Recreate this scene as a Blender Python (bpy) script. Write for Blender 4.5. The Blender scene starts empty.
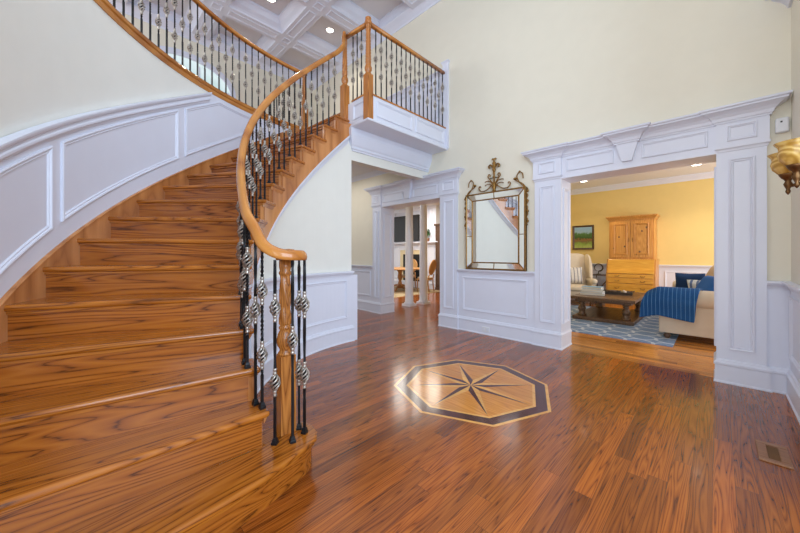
import bpy, bmesh, math, random
from mathutils import Vector, Matrix
R_ = math.radians
PI = math.pi
random.seed(7)
SC = bpy.context.scene
COL = SC.collection

# ------------------------------------------------------------------ camera, world, light, exposure
CAM_H = 1.22
cd = bpy.data.cameras.new('camera')
cam = bpy.data.objects.new('camera', cd)
COL.objects.link(cam)
cam.location = (0, 0, CAM_H)
cam.rotation_euler = (PI / 2, 0, R_(45))
cd.sensor_width = 36
cd.lens = 36 * 318 / 800
cd.shift_y = -(266.5 - 254.3) / 800
cd.clip_start = 0.02
SC.camera = cam

w = bpy.data.worlds.new('world')
SC.world = w
w.use_nodes = True
bg = w.node_tree.nodes['Background']
bg.inputs[0].default_value = (0.84, 0.93, 1.0, 1)
bg.inputs[1].default_value = 0.82

SC.view_settings.view_transform = 'Standard'
SC.view_settings.look = 'None'
SC.view_settings.exposure = 0.16
SC.view_settings.gamma = 1.0
SC.view_settings.use_curve_mapping = False


def area(name, loc, target, sx, sy, power, col):
    l = bpy.data.lights.new(name, 'AREA')
    l.shape = 'RECTANGLE'
    l.size = sx
    l.size_y = sy
    l.energy = power
    l.color = col
    o = bpy.data.objects.new(name, l)
    COL.objects.link(o)
    o.location = loc
    o.rotation_euler = (Vector(target) - Vector(loc)).to_track_quat('-Z', 'Y').to_euler()
    return o


area('entry_daylight', (-0.6, -3.4, 1.9), (-1.4, 2.5, 1.1), 5.0, 3.2, 195, (0.86, 0.94, 1.0))
area('left_wall_fill', (2.2, 0.0, 2.7), (-4.2, 0.5, 1.8), 2.6, 3.4, 195, (0.62, 0.79, 1.0))  # added cool side light, aimed to tint the left wall; no transom stands here
area('foyer_fill', (-1.6, 1.4, 5.3), (-1.6, 1.4, 0), 2.0, 2.0, 15, (1.0, 0.95, 0.87))  # added soft overhead fill; no chandelier hangs in the foyer
area('living_fill', (2.45, 7.2, 1.6), (-2, 7.2, 1.0), 2.6, 1.8, 95, (1.0, 0.97, 0.93))  # added light from the unseen right side; no window is modelled
area('family_fill', (-6.6, 7.0, 2.9), (-6.6, 7.0, 0), 2.4, 2.4, 110, (1.0, 0.95, 0.87))  # added to brighten the family room; no ceiling fixture there
area('hall_fill', (-5.7, 3.3, 2.92), (-5.7, 3.3, 0), 1.2, 1.2, 15, (1.0, 0.96, 0.9))  # added to lift the dim hall; not a fixture
area('upstairs_fill', (-6.2, -2.6, 5.0), (-5.6, 3.5, 4.6), 2.4, 1.6, 70, (0.95, 0.97, 1.0))  # added fill for upper wall and coffers; the arched window stands elsewhere


# ------------------------------------------------------------------ materials
class NT:
    def __init__(s, name):
        s.m = bpy.data.materials.new(name)
        s.m.use_nodes = True
        s.t = s.m.node_tree
        s.p = s.t.nodes['Principled BSDF']

    def n(s, typ, **kw):
        nd = s.t.nodes.new('ShaderNode' + typ)
        for k, v in kw.items():
            setattr(nd, k, v)
        return nd

    def l(s, a, b):
        s.t.links.new(a, b)

    def val(s, sock, v):
        if isinstance(v, (int, float)):
            sock.default_value = v
        elif isinstance(v, (tuple, list)):
            sock.default_value = v
        else:
            s.l(v, sock)

    def math(s, op, a, b=None, c=None):
        nd = s.n('Math', operation=op)
        s.val(nd.inputs[0], a)
        if b is not None:
            s.val(nd.inputs[1], b)
        if c is not None:
            s.val(nd.inputs[2], c)
        return nd.outputs[0]

    def vec(s, x, y, z):
        nd = s.n('CombineXYZ')
        for i, v in enumerate((x, y, z)):
            s.val(nd.inputs[i], v)
        return nd.outputs[0]

    def noise(s, v, scale=1, detail=2, rough=.5, dist=0):
        nd = s.n('TexNoise')
        s.l(v, nd.inputs['Vector'])
        nd.inputs['Scale'].default_value = scale
        nd.inputs['Detail'].default_value = detail
        nd.inputs['Roughness'].default_value = rough
        nd.inputs['Distortion'].default_value = dist
        return nd.outputs[0]

    def ramp(s, fac, stops):
        nd = s.n('ValToRGB')
        el = nd.color_ramp.elements
        while len(el) < len(stops):
            el.new(.5)
        for e, (p, c) in zip(el, stops):
            e.position = p
            e.color = (*c, 1)
        s.l(fac, nd.inputs[0])
        return nd.outputs[0]

    def mix(s, fac, a, b, mode='MIX'):
        nd = s.n('Mix', data_type='RGBA', blend_type=mode)
        s.val(nd.inputs[0], fac)
        for i, v in ((6, a), (7, b)):
            if isinstance(v, tuple):
                nd.inputs[i].default_value = (*v, 1) if len(v) == 3 else v
            else:
                s.l(v, nd.inputs[i])
        return nd.outputs[2]

    def bump(s, h, strength=.2, dist=.002):
        nd = s.n('Bump')
        nd.inputs['Strength'].default_value = strength
        nd.inputs['Distance'].default_value = dist
        s.l(h, nd.inputs['Height'])
        s.l(nd.outputs[0], s.p.inputs['Normal'])


def lin(r, g, b):
    f = lambda c: (c / 255 / 12.92 if c / 255 <= .04045 else ((c / 255 + .055) / 1.055) ** 2.4)
    return (f(r), f(g), f(b))


def paint(name, col, rough=.5, var=.03, metal=0, bump=0, scale=6):
    t = NT(name)
    tc = t.n('TexCoord').outputs['Object']
    nz = t.noise(tc, scale, 3)
    c2 = tuple(max(0, c * (1 - var * 2)) for c in col)
    t.l(t.ramp(nz, [(.3, c2), (.7, col)]), t.p.inputs['Base Color'])
    t.p.inputs['Roughness'].default_value = rough
    t.p.inputs['Metallic'].default_value = metal
    if bump:
        t.bump(t.noise(tc, 120, 2), bump, .002)
    return t.m


def oak(name, dark, mid, light, axis=0, rough=.22, along=1.1, across=16.0, bands=4.0, rnd=True, coat=.12, fig=1.0, tonev=.5):
    t = NT(name)
    tc = t.n('TexCoord').outputs['Object']
    sp = t.n('SeparateXYZ')
    t.l(tc, sp.inputs[0])
    ax = [sp.outputs[0], sp.outputs[1], sp.outputs[2]]
    a = ax.pop(axis)
    off = 0.0
    if rnd:
        off = t.math('MULTIPLY', t.n('ObjectInfo').outputs['Random'], 53.0)
    A = t.math('MULTIPLY_ADD', a, along, off)
    B = t.math('MULTIPLY_ADD', ax[0], across, off)
    Cc = t.math('MULTIPLY', ax[1], across)
    v = t.vec(A, B, Cc)
    n1 = t.noise(v, .5, 2, .35, .1)
    band = t.math('MULTIPLY', t.math('PINGPONG', t.math('MULTIPLY', n1, bands * 4.6), .5), 2.0)
    fine = t.noise(t.vec(t.math('MULTIPLY', a, 7.0), t.math('MULTIPLY', ax[0], 190.0), t.math('MULTIPLY', ax[1], 190.0)), 1.0, 3, .7)
    mixv = t.math('MULTIPLY_ADD', t.math('SUBTRACT', fine, .5), .75, band)
    dk = tuple(d * fig + m_ * (1 - fig) for d, m_ in zip(dark, mid))
    col = t.ramp(mixv, [(0.0, dk), (.11, tuple((d + m_ * 2) / 3 for d, m_ in zip(dk, mid))), (.3, mid), (.95, light)])
    tone = t.noise(v, .3, 1)
    col = t.mix(tonev, col, t.ramp(tone, [(.3, (.72, .72, .72)), (.7, (1.12, 1.1, 1.05))]), 'MULTIPLY')
    t.l(col, t.p.inputs['Base Color'])
    t.p.inputs['Roughness'].default_value = rough
    t.p.inputs['Coat Weight'].default_value = coat
    t.p.inputs['Coat Roughness'].default_value = .12
    t.bump(mixv, .06, .001)
    return t.m


def plank_floor(name, dark, mid, light, axis=1, wid=.085, length=1.15, rough=.19):
    """strip oak floor; axis is the direction the planks run in"""
    t = NT(name)
    tc = t.n('TexCoord').outputs['Object']
    sp = t.n('SeparateXYZ')
    t.l(tc, sp.inputs[0])
    a = sp.outputs[axis]
    b = sp.outputs[1 - axis]
    rowf = t.math('DIVIDE', t.math('ADD', b, 50.0), wid)
    row = t.math('FLOOR', rowf)
    fr = t.math('FRACT', rowf)
    w1 = t.n('TexWhiteNoise', noise_dimensions='1D')
    t.l(row, w1.inputs['W'])
    lf = t.math('DIVIDE', t.math('ADD', t.math('MULTIPLY_ADD', w1.outputs[0], 9.0, a), 50.0), length)
    cell = t.math('FLOOR', lf)
    fl = t.math('FRACT', lf)
    w2 = t.n('TexWhiteNoise', noise_dimensions='2D')
    t.l(t.vec(row, cell, 0.0), w2.inputs['Vector'])
    rnd = w2.outputs[0]
    o = t.math('MULTIPLY', rnd, 80.0)
    v = t.vec(t.math('MULTIPLY_ADD', a, .8, o), t.math('MULTIPLY_ADD', b, 19.0, o), o)
    n1 = t.noise(v, .9, 2, .4, .2)
    band = t.math('MULTIPLY', t.math('PINGPONG', t.math('MULTIPLY', n1, 15.0), .5), 2.0)
    fine = t.noise(t.vec(t.math('MULTIPLY', a, 6.0), t.math('MULTIPLY', b, 170.0), o), 1.0, 3, .7)
    mv = t.math('MULTIPLY_ADD', t.math('SUBTRACT', fine, .5), .6, band)
    col = t.ramp(mv, [(0, dark), (.1, tuple((d + m_ * 2) / 3 for d, m_ in zip(dark, mid))), (.3, mid), (.95, light)])
    col = t.mix(.8, col, t.ramp(rnd, [(0, (.5, .46, .43)), (.3, (.82, .8, .78)), (.75, (1.0, 1.0, 1.0)), (1, (1.35, 1.28, 1.12))]), 'MULTIPLY')
    seam = t.math('MINIMUM', t.math('MULTIPLY', t.math('MINIMUM', fr, t.math('SUBTRACT', 1.0, fr)), wid),
                  t.math('MULTIPLY', t.math('MINIMUM', fl, t.math('SUBTRACT', 1.0, fl)), length))
    sm = t.math('LESS_THAN', seam, .0011)
    col = t.mix(t.math('MULTIPLY', sm, .65), col, (.03, .012, .005))
    t.l(col, t.p.inputs['Base Color'])
    t.p.inputs['Roughness'].default_value = rough
    t.p.inputs['Coat Weight'].default_value = .15
    t.p.inputs['Coat Roughness'].default_value = .08
    h = t.math('MULTIPLY_ADD', sm, -1.5, t.math('MULTIPLY', mv, .35))
    t.bump(h, .12, .001)
    return t.m


def emit(name, col, strength):
    t = NT(name)
    t.p.inputs['Base Color'].default_value = (*col, 1)
    t.p.inputs['Emission Color'].default_value = (*col, 1)
    t.p.inputs['Emission Strength'].default_value = strength
    return t.m


def mirror_mat(name, col=(.9, .92, .9), rough=.015):
    t = NT(name)
    t.p.inputs['Base Color'].default_value = (*col, 1)
    t.p.inputs['Metallic'].default_value = 1
    t.p.inputs['Roughness'].default_value = rough
    return t.m


def rug_mat(name, base, line, s=3.2):
    t = NT(name)
    tc = t.n('TexCoord').outputs['Object']
    sp = t.n('SeparateXYZ')
    t.l(tc, sp.inputs[0])
    X = t.math('MULTIPLY', sp.outputs[0], s)
    Y = t.math('MULTIPLY', sp.outputs[1], s)
    ox = t.math('MULTIPLY', t.math('SINE', t.math('MULTIPLY', Y, 2 * PI)), .18)
    oy = t.math('MULTIPLY', t.math('SINE', t.math('MULTIPLY', X, 2 * PI)), .18)
    a = t.math('ABSOLUTE', t.math('SUBTRACT', t.math('FRACT', t.math('ADD', t.math('ADD', X, Y), ox)), .5))
    b = t.math('ABSOLUTE', t.math('SUBTRACT', t.math('FRACT', t.math('ADD', t.math('SUBTRACT', X, Y), oy)), .5))
    m = t.math('MINIMUM', a, b)
    ln = t.math('LESS_THAN', m, .07)
    nz = t.noise(tc, 60, 3)
    c = t.mix(t.math('MULTIPLY', ln, .8), t.ramp(nz, [(.3, tuple(x * .75 for x in base)), (.7, base)]), line)
    t.l(c, t.p.inputs['Base Color'])
    t.p.inputs['Roughness'].default_value = .95
    t.bump(nz, .4, .004)
    return t.m


def stripe_mat(name, base, line, axis=0, freq=9, width=.14, edge=0):
    t = NT(name)
    tc = t.n('TexCoord').outputs['Object']
    sp = t.n('SeparateXYZ')
    t.l(tc, sp.inputs[0])
    f = t.math('FRACT', t.math('MULTIPLY', sp.outputs[axis], freq))
    s = t.math('LESS_THAN', f, width)
    nz = t.noise(tc, 90, 2)
    c = t.mix(t.math('MULTIPLY', s, .85), t.ramp(nz, [(.3, tuple(x * .8 for x in base)), (.7, base)]), line)
    t.l(c, t.p.inputs['Base Color'])
    t.p.inputs['Roughness'].default_value = .9
    t.bump(nz, .3, .003)
    return t.m


def landscape_mat(name):
    t = NT(name)
    tc = t.n('TexCoord').outputs['Generated']
    sp = t.n('SeparateXYZ')
    t.l(tc, sp.inputs[0])
    z = sp.outputs[2]
    nz = t.noise(tc, 7, 5, .65, .6)
    h = t.math('ADD', z, t.math('MULTIPLY', t.math('SUBTRACT', nz, .5), .42))
    c = t.ramp(h, [(0, lin(176, 190, 110)), (.2, lin(130, 160, 70)), (.32, lin(120, 100, 60)), (.4, lin(150, 104, 60)), (.48, lin(46, 84, 40)), (.66, lin(84, 124, 66)), (.76, lin(150, 184, 206)), (1, lin(150, 190, 222))])
    t.l(c, t.p.inputs['Base Color'])
    t.p.inputs['Roughness'].default_value = .4
    return t.m


def glass_mat(name):
    t = NT(name)
    tr = t.n('BsdfTransparent')
    gl = t.n('BsdfGlossy')
    gl.inputs['Roughness'].default_value = .03
    tr.inputs[0].default_value = (.9, .96, .97, 1)
    mx = t.n('MixShader')
    mx.inputs[0].default_value = .1
    t.l(tr.outputs[0], mx.inputs[1])
    t.l(gl.outputs[0], mx.inputs[2])
    t.l(mx.outputs[0], t.t.nodes['Material Output'].inputs[0])
    return t.m


def shade_mat(name):
    t = NT(name)
    tc = t.n('TexCoord').outputs['Object']
    wv = t.n('TexWave', wave_type='BANDS', bands_direction='DIAGONAL')
    t.l(tc, wv.inputs['Vector'])
    wv.inputs['Scale'].default_value = 22
    wv.inputs['Distortion'].default_value = 3
    c = t.ramp(wv.outputs[0], [(0, lin(168, 126, 54)), (.6, lin(192, 152, 74)), (1, lin(212, 178, 104))])
    t.l(c, t.p.inputs['Base Color'])
    t.l(c, t.p.inputs['Emission Color'])
    t.p.inputs['Emission Strength'].default_value = .05
    t.p.inputs['Roughness'].default_value = .25
    return t.m


M = {}
M['cream'] = paint('cream_paint', lin(232, 226, 208), .6, .012)
M['stairwall'] = paint('cream_daylit', lin(234, 233, 225), .6, .012)  # same cream paint, with cool daylight mixed into its colour
M['trim'] = paint('white_trim', lin(224, 227, 240), .35, .01)
M['ceil'] = paint('ceiling_white', lin(226, 226, 230), .7, .01)
M['yellow'] = paint('yellow_paint', lin(236, 208, 134), .6, .015)
M['beige'] = paint('beige_paint', lin(226, 208, 168), .6, .015)
FD, FM, FL = lin(88, 41, 13), lin(142, 73, 22), lin(165, 91, 31)
M['floor'] = plank_floor('oak_strip_floor', FD, FM, FL, 1)
M['floor2'] = plank_floor('oak_strip_floor_light', lin(150, 88, 40), lin(196, 128, 62), lin(214, 148, 78), 0)
OD, OM, OL = lin(98, 50, 12), lin(166, 93, 25), lin(186, 111, 35)
M['oakx'] = oak('oak_tread', OD, OM, OL, 0)
M['oakr'] = oak('oak_riser', lin(92, 46, 12), lin(157, 85, 25), lin(176, 102, 33), 0)
M['oakz'] = oak('oak_post', lin(120, 66, 26), lin(176, 108, 48), lin(200, 130, 62), 2)
M['oakrail'] = oak('oak_handrail', lin(136, 76, 28), lin(182, 114, 50), lin(204, 138, 66), 1, along=2, across=3, bands=1.2, rough=.2, fig=.45)
M['oakstr'] = oak('oak_stringer', lin(128, 72, 34), lin(184, 118, 64), lin(206, 140, 82), 2, along=2.5, across=9.0, bands=.8, fig=.4, tonev=.1)
M['pine'] = oak('knotty_pine', lin(140, 78, 28), lin(204, 140, 62), lin(220, 160, 84), 2, fig=.3, rough=.35)
M['pineh'] = oak('knotty_pine_lid', lin(170, 100, 30), lin(226, 160, 54), lin(238, 180, 76), 0, fig=.3, rough=.35)
M['walnut'] = oak('weathered_walnut', lin(52, 36, 26), lin(96, 70, 50), lin(122, 92, 68), 1, rough=.4)
M['walnutz'] = oak('weathered_walnut_leg', lin(52, 36, 26), lin(96, 70, 50), lin(122, 92, 68), 2, rough=.4)
M['inlay_dark'] = oak('dark_inlay', lin(48, 18, 14), lin(74, 28, 22), lin(90, 38, 28), 0, rough=.16)
M['inlay_light'] = oak('maple_inlay', lin(206, 140, 62), lin(226, 164, 82), lin(234, 178, 96), 0, fig=.6, rough=.16)
M['inlay_mid'] = oak('cherry_inlay', lin(176, 100, 34), lin(205, 130, 48), lin(218, 148, 64), 0, fig=.6, rough=.16)
M['iron'] = paint('black_iron', (.018, .018, .02), .38, .1, .6)
M['pewter'] = paint('antique_silver', lin(206, 196, 184), .32, .25, .75, scale=60)
M['gold'] = paint('antique_gold', lin(164, 122, 62), .38, .25, .75, scale=40)
M['bronze'] = paint('antique_bronze', lin(128, 92, 56), .38, .25, .8, scale=40)
M['mirror'] = mirror_mat('mirror_glass')
M['mirror_old'] = mirror_mat('antique_mirror', (.86, .85, .8), .05)
M['lamp'] = emit('lamp_glow', (1, .93, .8), 9)
M['plastic'] = paint('white_plastic', lin(226, 228, 232), .35, .01)
M['linen'] = paint('cream_linen', lin(222, 208, 188), .9, .05, bump=.3)
M['sofa'] = paint('oatmeal_linen', lin(206, 192, 174), .92, .05, bump=.3)
M['throw'] = stripe_mat('blue_knit', lin(16, 78, 140), lin(86, 140, 190), 0, 22, .12)
M['bluepillow'] = paint('blue_cotton', lin(40, 100, 178), .9, .06, bump=.3)
M['navypillow'] = paint('navy_cotton', lin(28, 62, 110), .9, .08, bump=.3)
M['tanpillow'] = paint('tan_cotton', lin(206, 180, 148), .9, .05, bump=.3)
M['stripepillow'] = stripe_mat('striped_cotton', lin(226, 222, 218), lin(110, 112, 128), 0, 13, .25)
M['ikat'] = stripe_mat('white_blue_cotton', lin(220, 226, 232), lin(50, 90, 150), 0, 12, .4)
M['rug'] = rug_mat('blue_trellis_rug', lin(128, 156, 198), lin(212, 222, 234))
M['rug2'] = rug_mat('beige_pattern_rug', lin(196, 176, 140), lin(150, 130, 100), 2.0)
M['paper'] = paint('book_pages', lin(226, 222, 212), .8, .02)
M['bookblue'] = paint('pale_blue_cloth', lin(130, 172, 208), .6, .04)
M['bookwhite'] = paint('white_cover', lin(214, 220, 228), .5, .02)
M['bookgrey'] = paint('grey_blue_cover', lin(176, 190, 206), .5, .02)
M['darkmetal'] = paint('aged_dark_metal', lin(92, 82, 74), .4, .2, .7)
M['screen'] = paint('dark_screen', lin(44, 40, 38), .22, .02)
M['black'] = paint('plain_black', lin(26, 24, 24), .7, .1)  # plain black for the flat firebox panel, television housing and sensor lens
M['honey'] = oak('honey_wood', lin(150, 96, 48), lin(196, 142, 84), lin(212, 160, 102), 0, rough=.35)
M['honeyz'] = oak('honey_wood_post', lin(120, 76, 40), lin(170, 118, 68), lin(190, 138, 86), 2, rough=.35)
M['cane'] = paint('woven_cane', lin(196, 150, 92), .7, .15, scale=90)
M['darkwood'] = oak('dark_wood', lin(52, 34, 24), lin(84, 60, 44), lin(104, 76, 56), 2, rough=.4)
M['leaf'] = paint('plant_green', lin(64, 116, 44), .5, .2, scale=20)
M['pot'] = paint('terracotta', lin(150, 104, 76), .7, .1)
M['glass'] = glass_mat('window_glass')
M['shade'] = shade_mat('amber_glass')
M['painting'] = landscape_mat('landscape_paint')
M['brown'] = oak('brown_vent_wood', lin(112, 70, 40), lin(148, 100, 62), lin(164, 114, 74), 0, rough=.4)
M['vent'] = paint('dark_vent', lin(120, 84, 48), .6, .1)


# ------------------------------------------------------------------ mesh helpers
class MB:
    def __init__(s):
        s.v, s.f, s.sm, s.mi = [], [], [], []

    def add(s, vs, fs, smooth=False, m=0):
        o = len(s.v)
        s.v += [tuple(p) for p in vs]
        for f in fs:
            s.f.append([i + o for i in f])
            s.sm.append(smooth)
            s.mi.append(m)
        return s

    def box(s, x0, y0, z0, x1, y1, z1, m=0):
        x0, x1 = min(x0, x1), max(x0, x1)
        y0, y1 = min(y0, y1), max(y0, y1)
        z0, z1 = min(z0, z1), max(z0, z1)
        vs = [(x, y, z) for z in (z0, z1) for y in (y0, y1) for x in (x0, x1)]
        return s.add(vs, [(0, 2, 3, 1), (4, 5, 7, 6), (0, 1, 5, 4), (2, 6, 7, 3), (0, 4, 6, 2), (1, 3, 7, 5)], m=m)

    def hexa(s, bottom, top):
        """bottom, top: 4 points each, counter clockwise from above"""
        return s.add(list(bottom) + list(top), [(3, 2, 1, 0), (4, 5, 6, 7), (0, 1, 5, 4), (1, 2, 6, 5), (2, 3, 7, 6), (3, 0, 4, 7)])

    def prism(s, pts, z0, z1, smooth=False):
        n = len(pts)
        z0 = z0 if isinstance(z0, (list, tuple)) else [z0] * n
        z1 = z1 if isinstance(z1, (list, tuple)) else [z1] * n
        vs = [(p[0], p[1], z) for p, z in zip(pts, z0)] + [(p[0], p[1], z) for p, z in zip(pts, z1)]
        fs = [tuple(range(n))[::-1], tuple(range(n, 2 * n))] + [(i, (i + 1) % n, n + (i + 1) % n, n + i) for i in range(n)]
        return s.add(vs, fs, smooth)

    def rings(s, rings, closed=False, caps=True, smooth=True, ringclosed=True):
        n = len(rings[0])
        vs = [p for r in rings for p in r]
        fs = []
        k = len(rings)
        for i in range(k if closed else k - 1):
            a, b = i * n, ((i + 1) % k) * n
            for j in range(n if ringclosed else n - 1):
                fs.append((a + j, a + (j + 1) % n, b + (j + 1) % n, b + j))
        if caps and not closed:
            fs.append(tuple(range(n))[::-1])
            fs.append(tuple(range((k - 1) * n, k * n)))
        return s.add(vs, fs, smooth)

    def cyl(s, p0, p1, r0, r1=None, n=12, smooth=True):
        return s.tube([p0, p1], [r0, r0 if r1 is None else r1], n, smooth)

    def tube(s, pts, r, n=8, smooth=True, closed=False):
        pts = [Vector(p) for p in pts]
        k = len(pts)
        if isinstance(r, (int, float)):
            r = [r] * k
        rings = []
        side = None
        for i, p in enumerate(pts):
            if closed:
                t = (pts[(i + 1) % k] - pts[i - 1])
            else:
                t = (pts[min(i + 1, k - 1)] - pts[max(i - 1, 0)])
            t.normalize()
            if side is None:
                ref = Vector((0, 0, 1)) if abs(t.z) < .9 else Vector((1, 0, 0))
                side = t.cross(ref).normalized()
            else:
                side = (side - t * side.dot(t))
                side.normalize()
            up = side.cross(t)
            rings.append([p + side * (math.cos(2 * PI * j / n) * r[i]) - up * (math.sin(2 * PI * j / n) * r[i]) for j in range(n)])
        return s.rings([[tuple(q) for q in rr] for rr in rings], closed=closed, smooth=smooth)

    def lathe(s, prof, c=(0, 0, 0), n=20, smooth=True, fn=None):
        rings = []
        for (r, z) in prof:
            ring = []
            for j in range(n):
                a = 2 * PI * j / n
                rr = r * (fn(a, z) if fn else 1)
                ring.append((c[0] + rr * math.cos(a), c[1] + rr * math.sin(a), c[2] + z))
            rings.append(ring)
        return s.rings(rings, smooth=smooth)

    def sweep(s, path, prof, smooth=False, closed=False, side0=None):
        """profile (u to the left of travel, w up) along a 3-D path"""
        P = [Vector(p) for p in path]
        k = len(P)
        rings = []
        side = side0
        for i in range(k):
            if closed:
                t = P[(i + 1) % k] - P[i - 1]
            else:
                t = P[min(i + 1, k - 1)] - P[max(i - 1, 0)]
            t.normalize()
            h = Vector((-t.y, t.x, 0))
            if h.length > .15 or side is None:
                side = h.normalized()
            up = t.cross(side).normalized()
            rings.append([tuple(P[i] + side * u + up * w_) for (u, w_) in prof])
        return s.rings(rings, closed=closed, smooth=smooth)

    def run(s, path, prof, z=0.0, closed=False, smooth=False, caps=True):
        """moulding profile (offset to the left of travel, height) along a mitred plan path"""
        P = [Vector((p[0], p[1])) for p in path]
        k = len(P)
        zz = z if isinstance(z, (list, tuple)) else [z] * k
        rings = []
        for i in range(k):
            d0 = (P[i] - P[i - 1]) if (i > 0 or closed) else None
            d1 = (P[(i + 1) % k] - P[i]) if (i < k - 1 or closed) else None
            if d0 is None:
                d0 = d1
            if d1 is None:
                d1 = d0
            d0, d1 = d0.normalized(), d1.normalized()
            n0, n1 = Vector((-d0.y, d0.x)), Vector((-d1.y, d1.x))
            b = (n0 + n1)
            b = b / max(.15, b.length_squared) * 2 if b.length > 1e-4 else n0
            rings.append([(P[i].x + b.x * o, P[i].y + b.y * o, zz[i] + h) for (o, h) in prof])
        return s.rings(rings, closed=closed, smooth=smooth, caps=caps)

    def loop(s, pts, nrm, prof):
        """moulding round a closed loop on a surface; profile (offset to the inside, height above the surface)"""
        P = [Vector(p) for p in pts]
        k = len(P)
        N = [Vector(nrm)] * k if isinstance(nrm, (tuple, Vector)) else [Vector(q) for q in nrm]
        rings = []
        for i in range(k):
            d0 = (P[i] - P[i - 1]).normalized()
            d1 = (P[(i + 1) % k] - P[i]).normalized()
            n0, n1 = N[i].cross(d0).normalized(), N[i].cross(d1).normalized()
            b = n0 + n1
            b = b / b.length_squared * 2
            rings.append([tuple(P[i] + b * o + N[i] * h) for (o, h) in prof])
        return s.rings(rings, closed=True, smooth=False)

    def build(s, name, mat, parent=None, bevel=0, seg=2, subsurf=0, loc=None, rotz=None, local=False):
        me = bpy.data.meshes.new(name)
        if parent is not None and not local:
            q = parent.matrix_basis.translation
            px = parent
            while px.parent:
                px = px.parent
                q = q + px.matrix_basis.translation
            s.v = [(a - q.x, b - q.y, c - q.z) for a, b, c in s.v]
        me.from_pydata(s.v, [], s.f)
        mats = mat if isinstance(mat, (list, tuple)) else [mat]
        for m_ in mats:
            me.materials.append(m_)
        for p, sm, mi in zip(me.polygons, s.sm, s.mi):
            p.use_smooth = sm
            p.material_index = mi
        b = bmesh.new()
        b.from_mesh(me)
        bmesh.ops.recalc_face_normals(b, faces=b.faces)
        b.to_mesh(me)
        b.free()
        o = bpy.data.objects.new(name, me)
        COL.objects.link(o)
        if parent is not None:
            o.parent = parent
        if loc is not None:
            o.location = loc
        if rotz is not None:
            o.rotation_euler = (0, 0, rotz)
        if bevel:
            md = o.modifiers.new('bevel', 'BEVEL')
            md.width = bevel
            md.segments = seg
            md.limit_method = 'ANGLE'
            md.angle_limit = R_(40)
        if subsurf:
            md = o.modifiers.new('subsurf', 'SUBSURF')
            md.levels = md.render_levels = subsurf
        return o


def tag(o, label=None, cat=None, group=None, kind=None):
    if label:
        o['label'] = label
    if cat:
        o['category'] = cat
    if group:
        o['group'] = group
    if kind:
        o['kind'] = kind
    return o


def thing(name, label, cat, loc=(0, 0, 0), rotz=0, group=None):
    o = bpy.data.objects.new(name, None)
    COL.objects.link(o)
    o.location = loc
    o.rotation_euler = (0, 0, rotz)
    o.empty_display_size = .1
    return tag(o, label, cat, group)


def struct(name, mb, mat, **kw):
    o = mb.build(name, mat, **kw)
    o['kind'] = 'structure'
    return o


def copy_tree(o, parent=None):
    c = o.copy()
    COL.objects.link(c)
    if parent is not None:
        c.parent = parent
    for ch in list(o.children):
        copy_tree(ch, c)
    return c


def pol(C, R, a):
    return (C[0] + R * math.cos(R_(a)), C[1] + R * math.sin(R_(a)))


def frange(a, b, n):
    return [a + (b - a) * i / (n - 1) for i in range(n)]


PANEL = [(0, 0), (0, .012), (.006, .016), (.014, .014), (.02, .006), (.028, .009), (.034, .002), (.034, 0)]
PANEL_S = [(q[0] * .7, q[1] * .8) for q in PANEL]


def panel_y(mb, x0, x1, z0, z1, y, prof=PANEL, sgn=-1):
    """raised moulding on a wall facing -Y (sgn -1) at y"""
    p = [(x0, y, z0), (x1, y, z0), (x1, y, z1), (x0, y, z1)]
    n = (0, sgn, 0)
    if sgn > 0:
        p = p[::-1]
    mb.loop(p, n, prof)


def panel_x(mb, y0, y1, z0, z1, x, prof=PANEL, sgn=1):
    p = [(x, y0, z0), (x, y1, z0), (x, y1, z1), (x, y0, z1)]
    if sgn < 0:
        p = p[::-1]
    mb.loop(p, (sgn, 0, 0), prof)


BASE = [(0, 0), (.03, 0), (.03, .012), (.022, .02), (.022, .165), (.03, .172), (.03, .19), (.018, .2), (.012, .215), (0, .222)]
RAIL = [(0, .915), (.01, .915), (.016, .935), (.03, .945), (.036, .958), (.05, .963), (.05, .982), (0, .985)]

# ------------------------------------------------------------------ numbers of the place
SCc = (-1.6475, 2.6548)      # centre of the stair's arcs
RI, RO = 1.933, 3.14
RISE1, RISE = .1785, .1927
DA = 5.83
FL2 = RISE1 + 16 * RISE        # upper floor
ai = lambda k: 235.5 - DA * (k - 8) - max(0, 5 - k) ** 1.5 * .5
ao = lambda k: 233.5 - DA * (k - 8)
ki = lambda a: 8 + (235.5 - a) / DA
ko = lambda a: 8 + (233.5 - a) / DA
zt = lambda k: RISE1 + (k - 1) * RISE
zni = lambda a: zt(ki(a))
zno = lambda a: zt(ko(a))
YW = 4.36                      # foyer wall with the two cased openings
XR = .45                       # right wall
XP = -3.66                     # wall under the balcony
ZC = 5.90                      # high ceiling
RW = XP * -1 + SCc[0]          # radius of the curved wall under the stair (2.0125)

# ------------------------------------------------------------------ floors, ceilings
struct('floor', MB().box(-10.5, -3.2, -.12, 2.6, 4.42, 0).box(-10.5, 4.42, -.12, -3.15, 9.2, 0), M['floor'])
struct('floor_living', MB().box(-3.15, 4.42, -.12, 2.6, 9.4, 0), M['floor2'])
struct('ceiling_living', MB().box(-3.15, 4.74, 2.93, 2.6, 9.4, 3.05), M['ceil'])
struct('ceiling_family', MB().box(-10.5, 4.74, 2.93, -3.2, 9.2, 3.05), M['ceil'])
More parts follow.
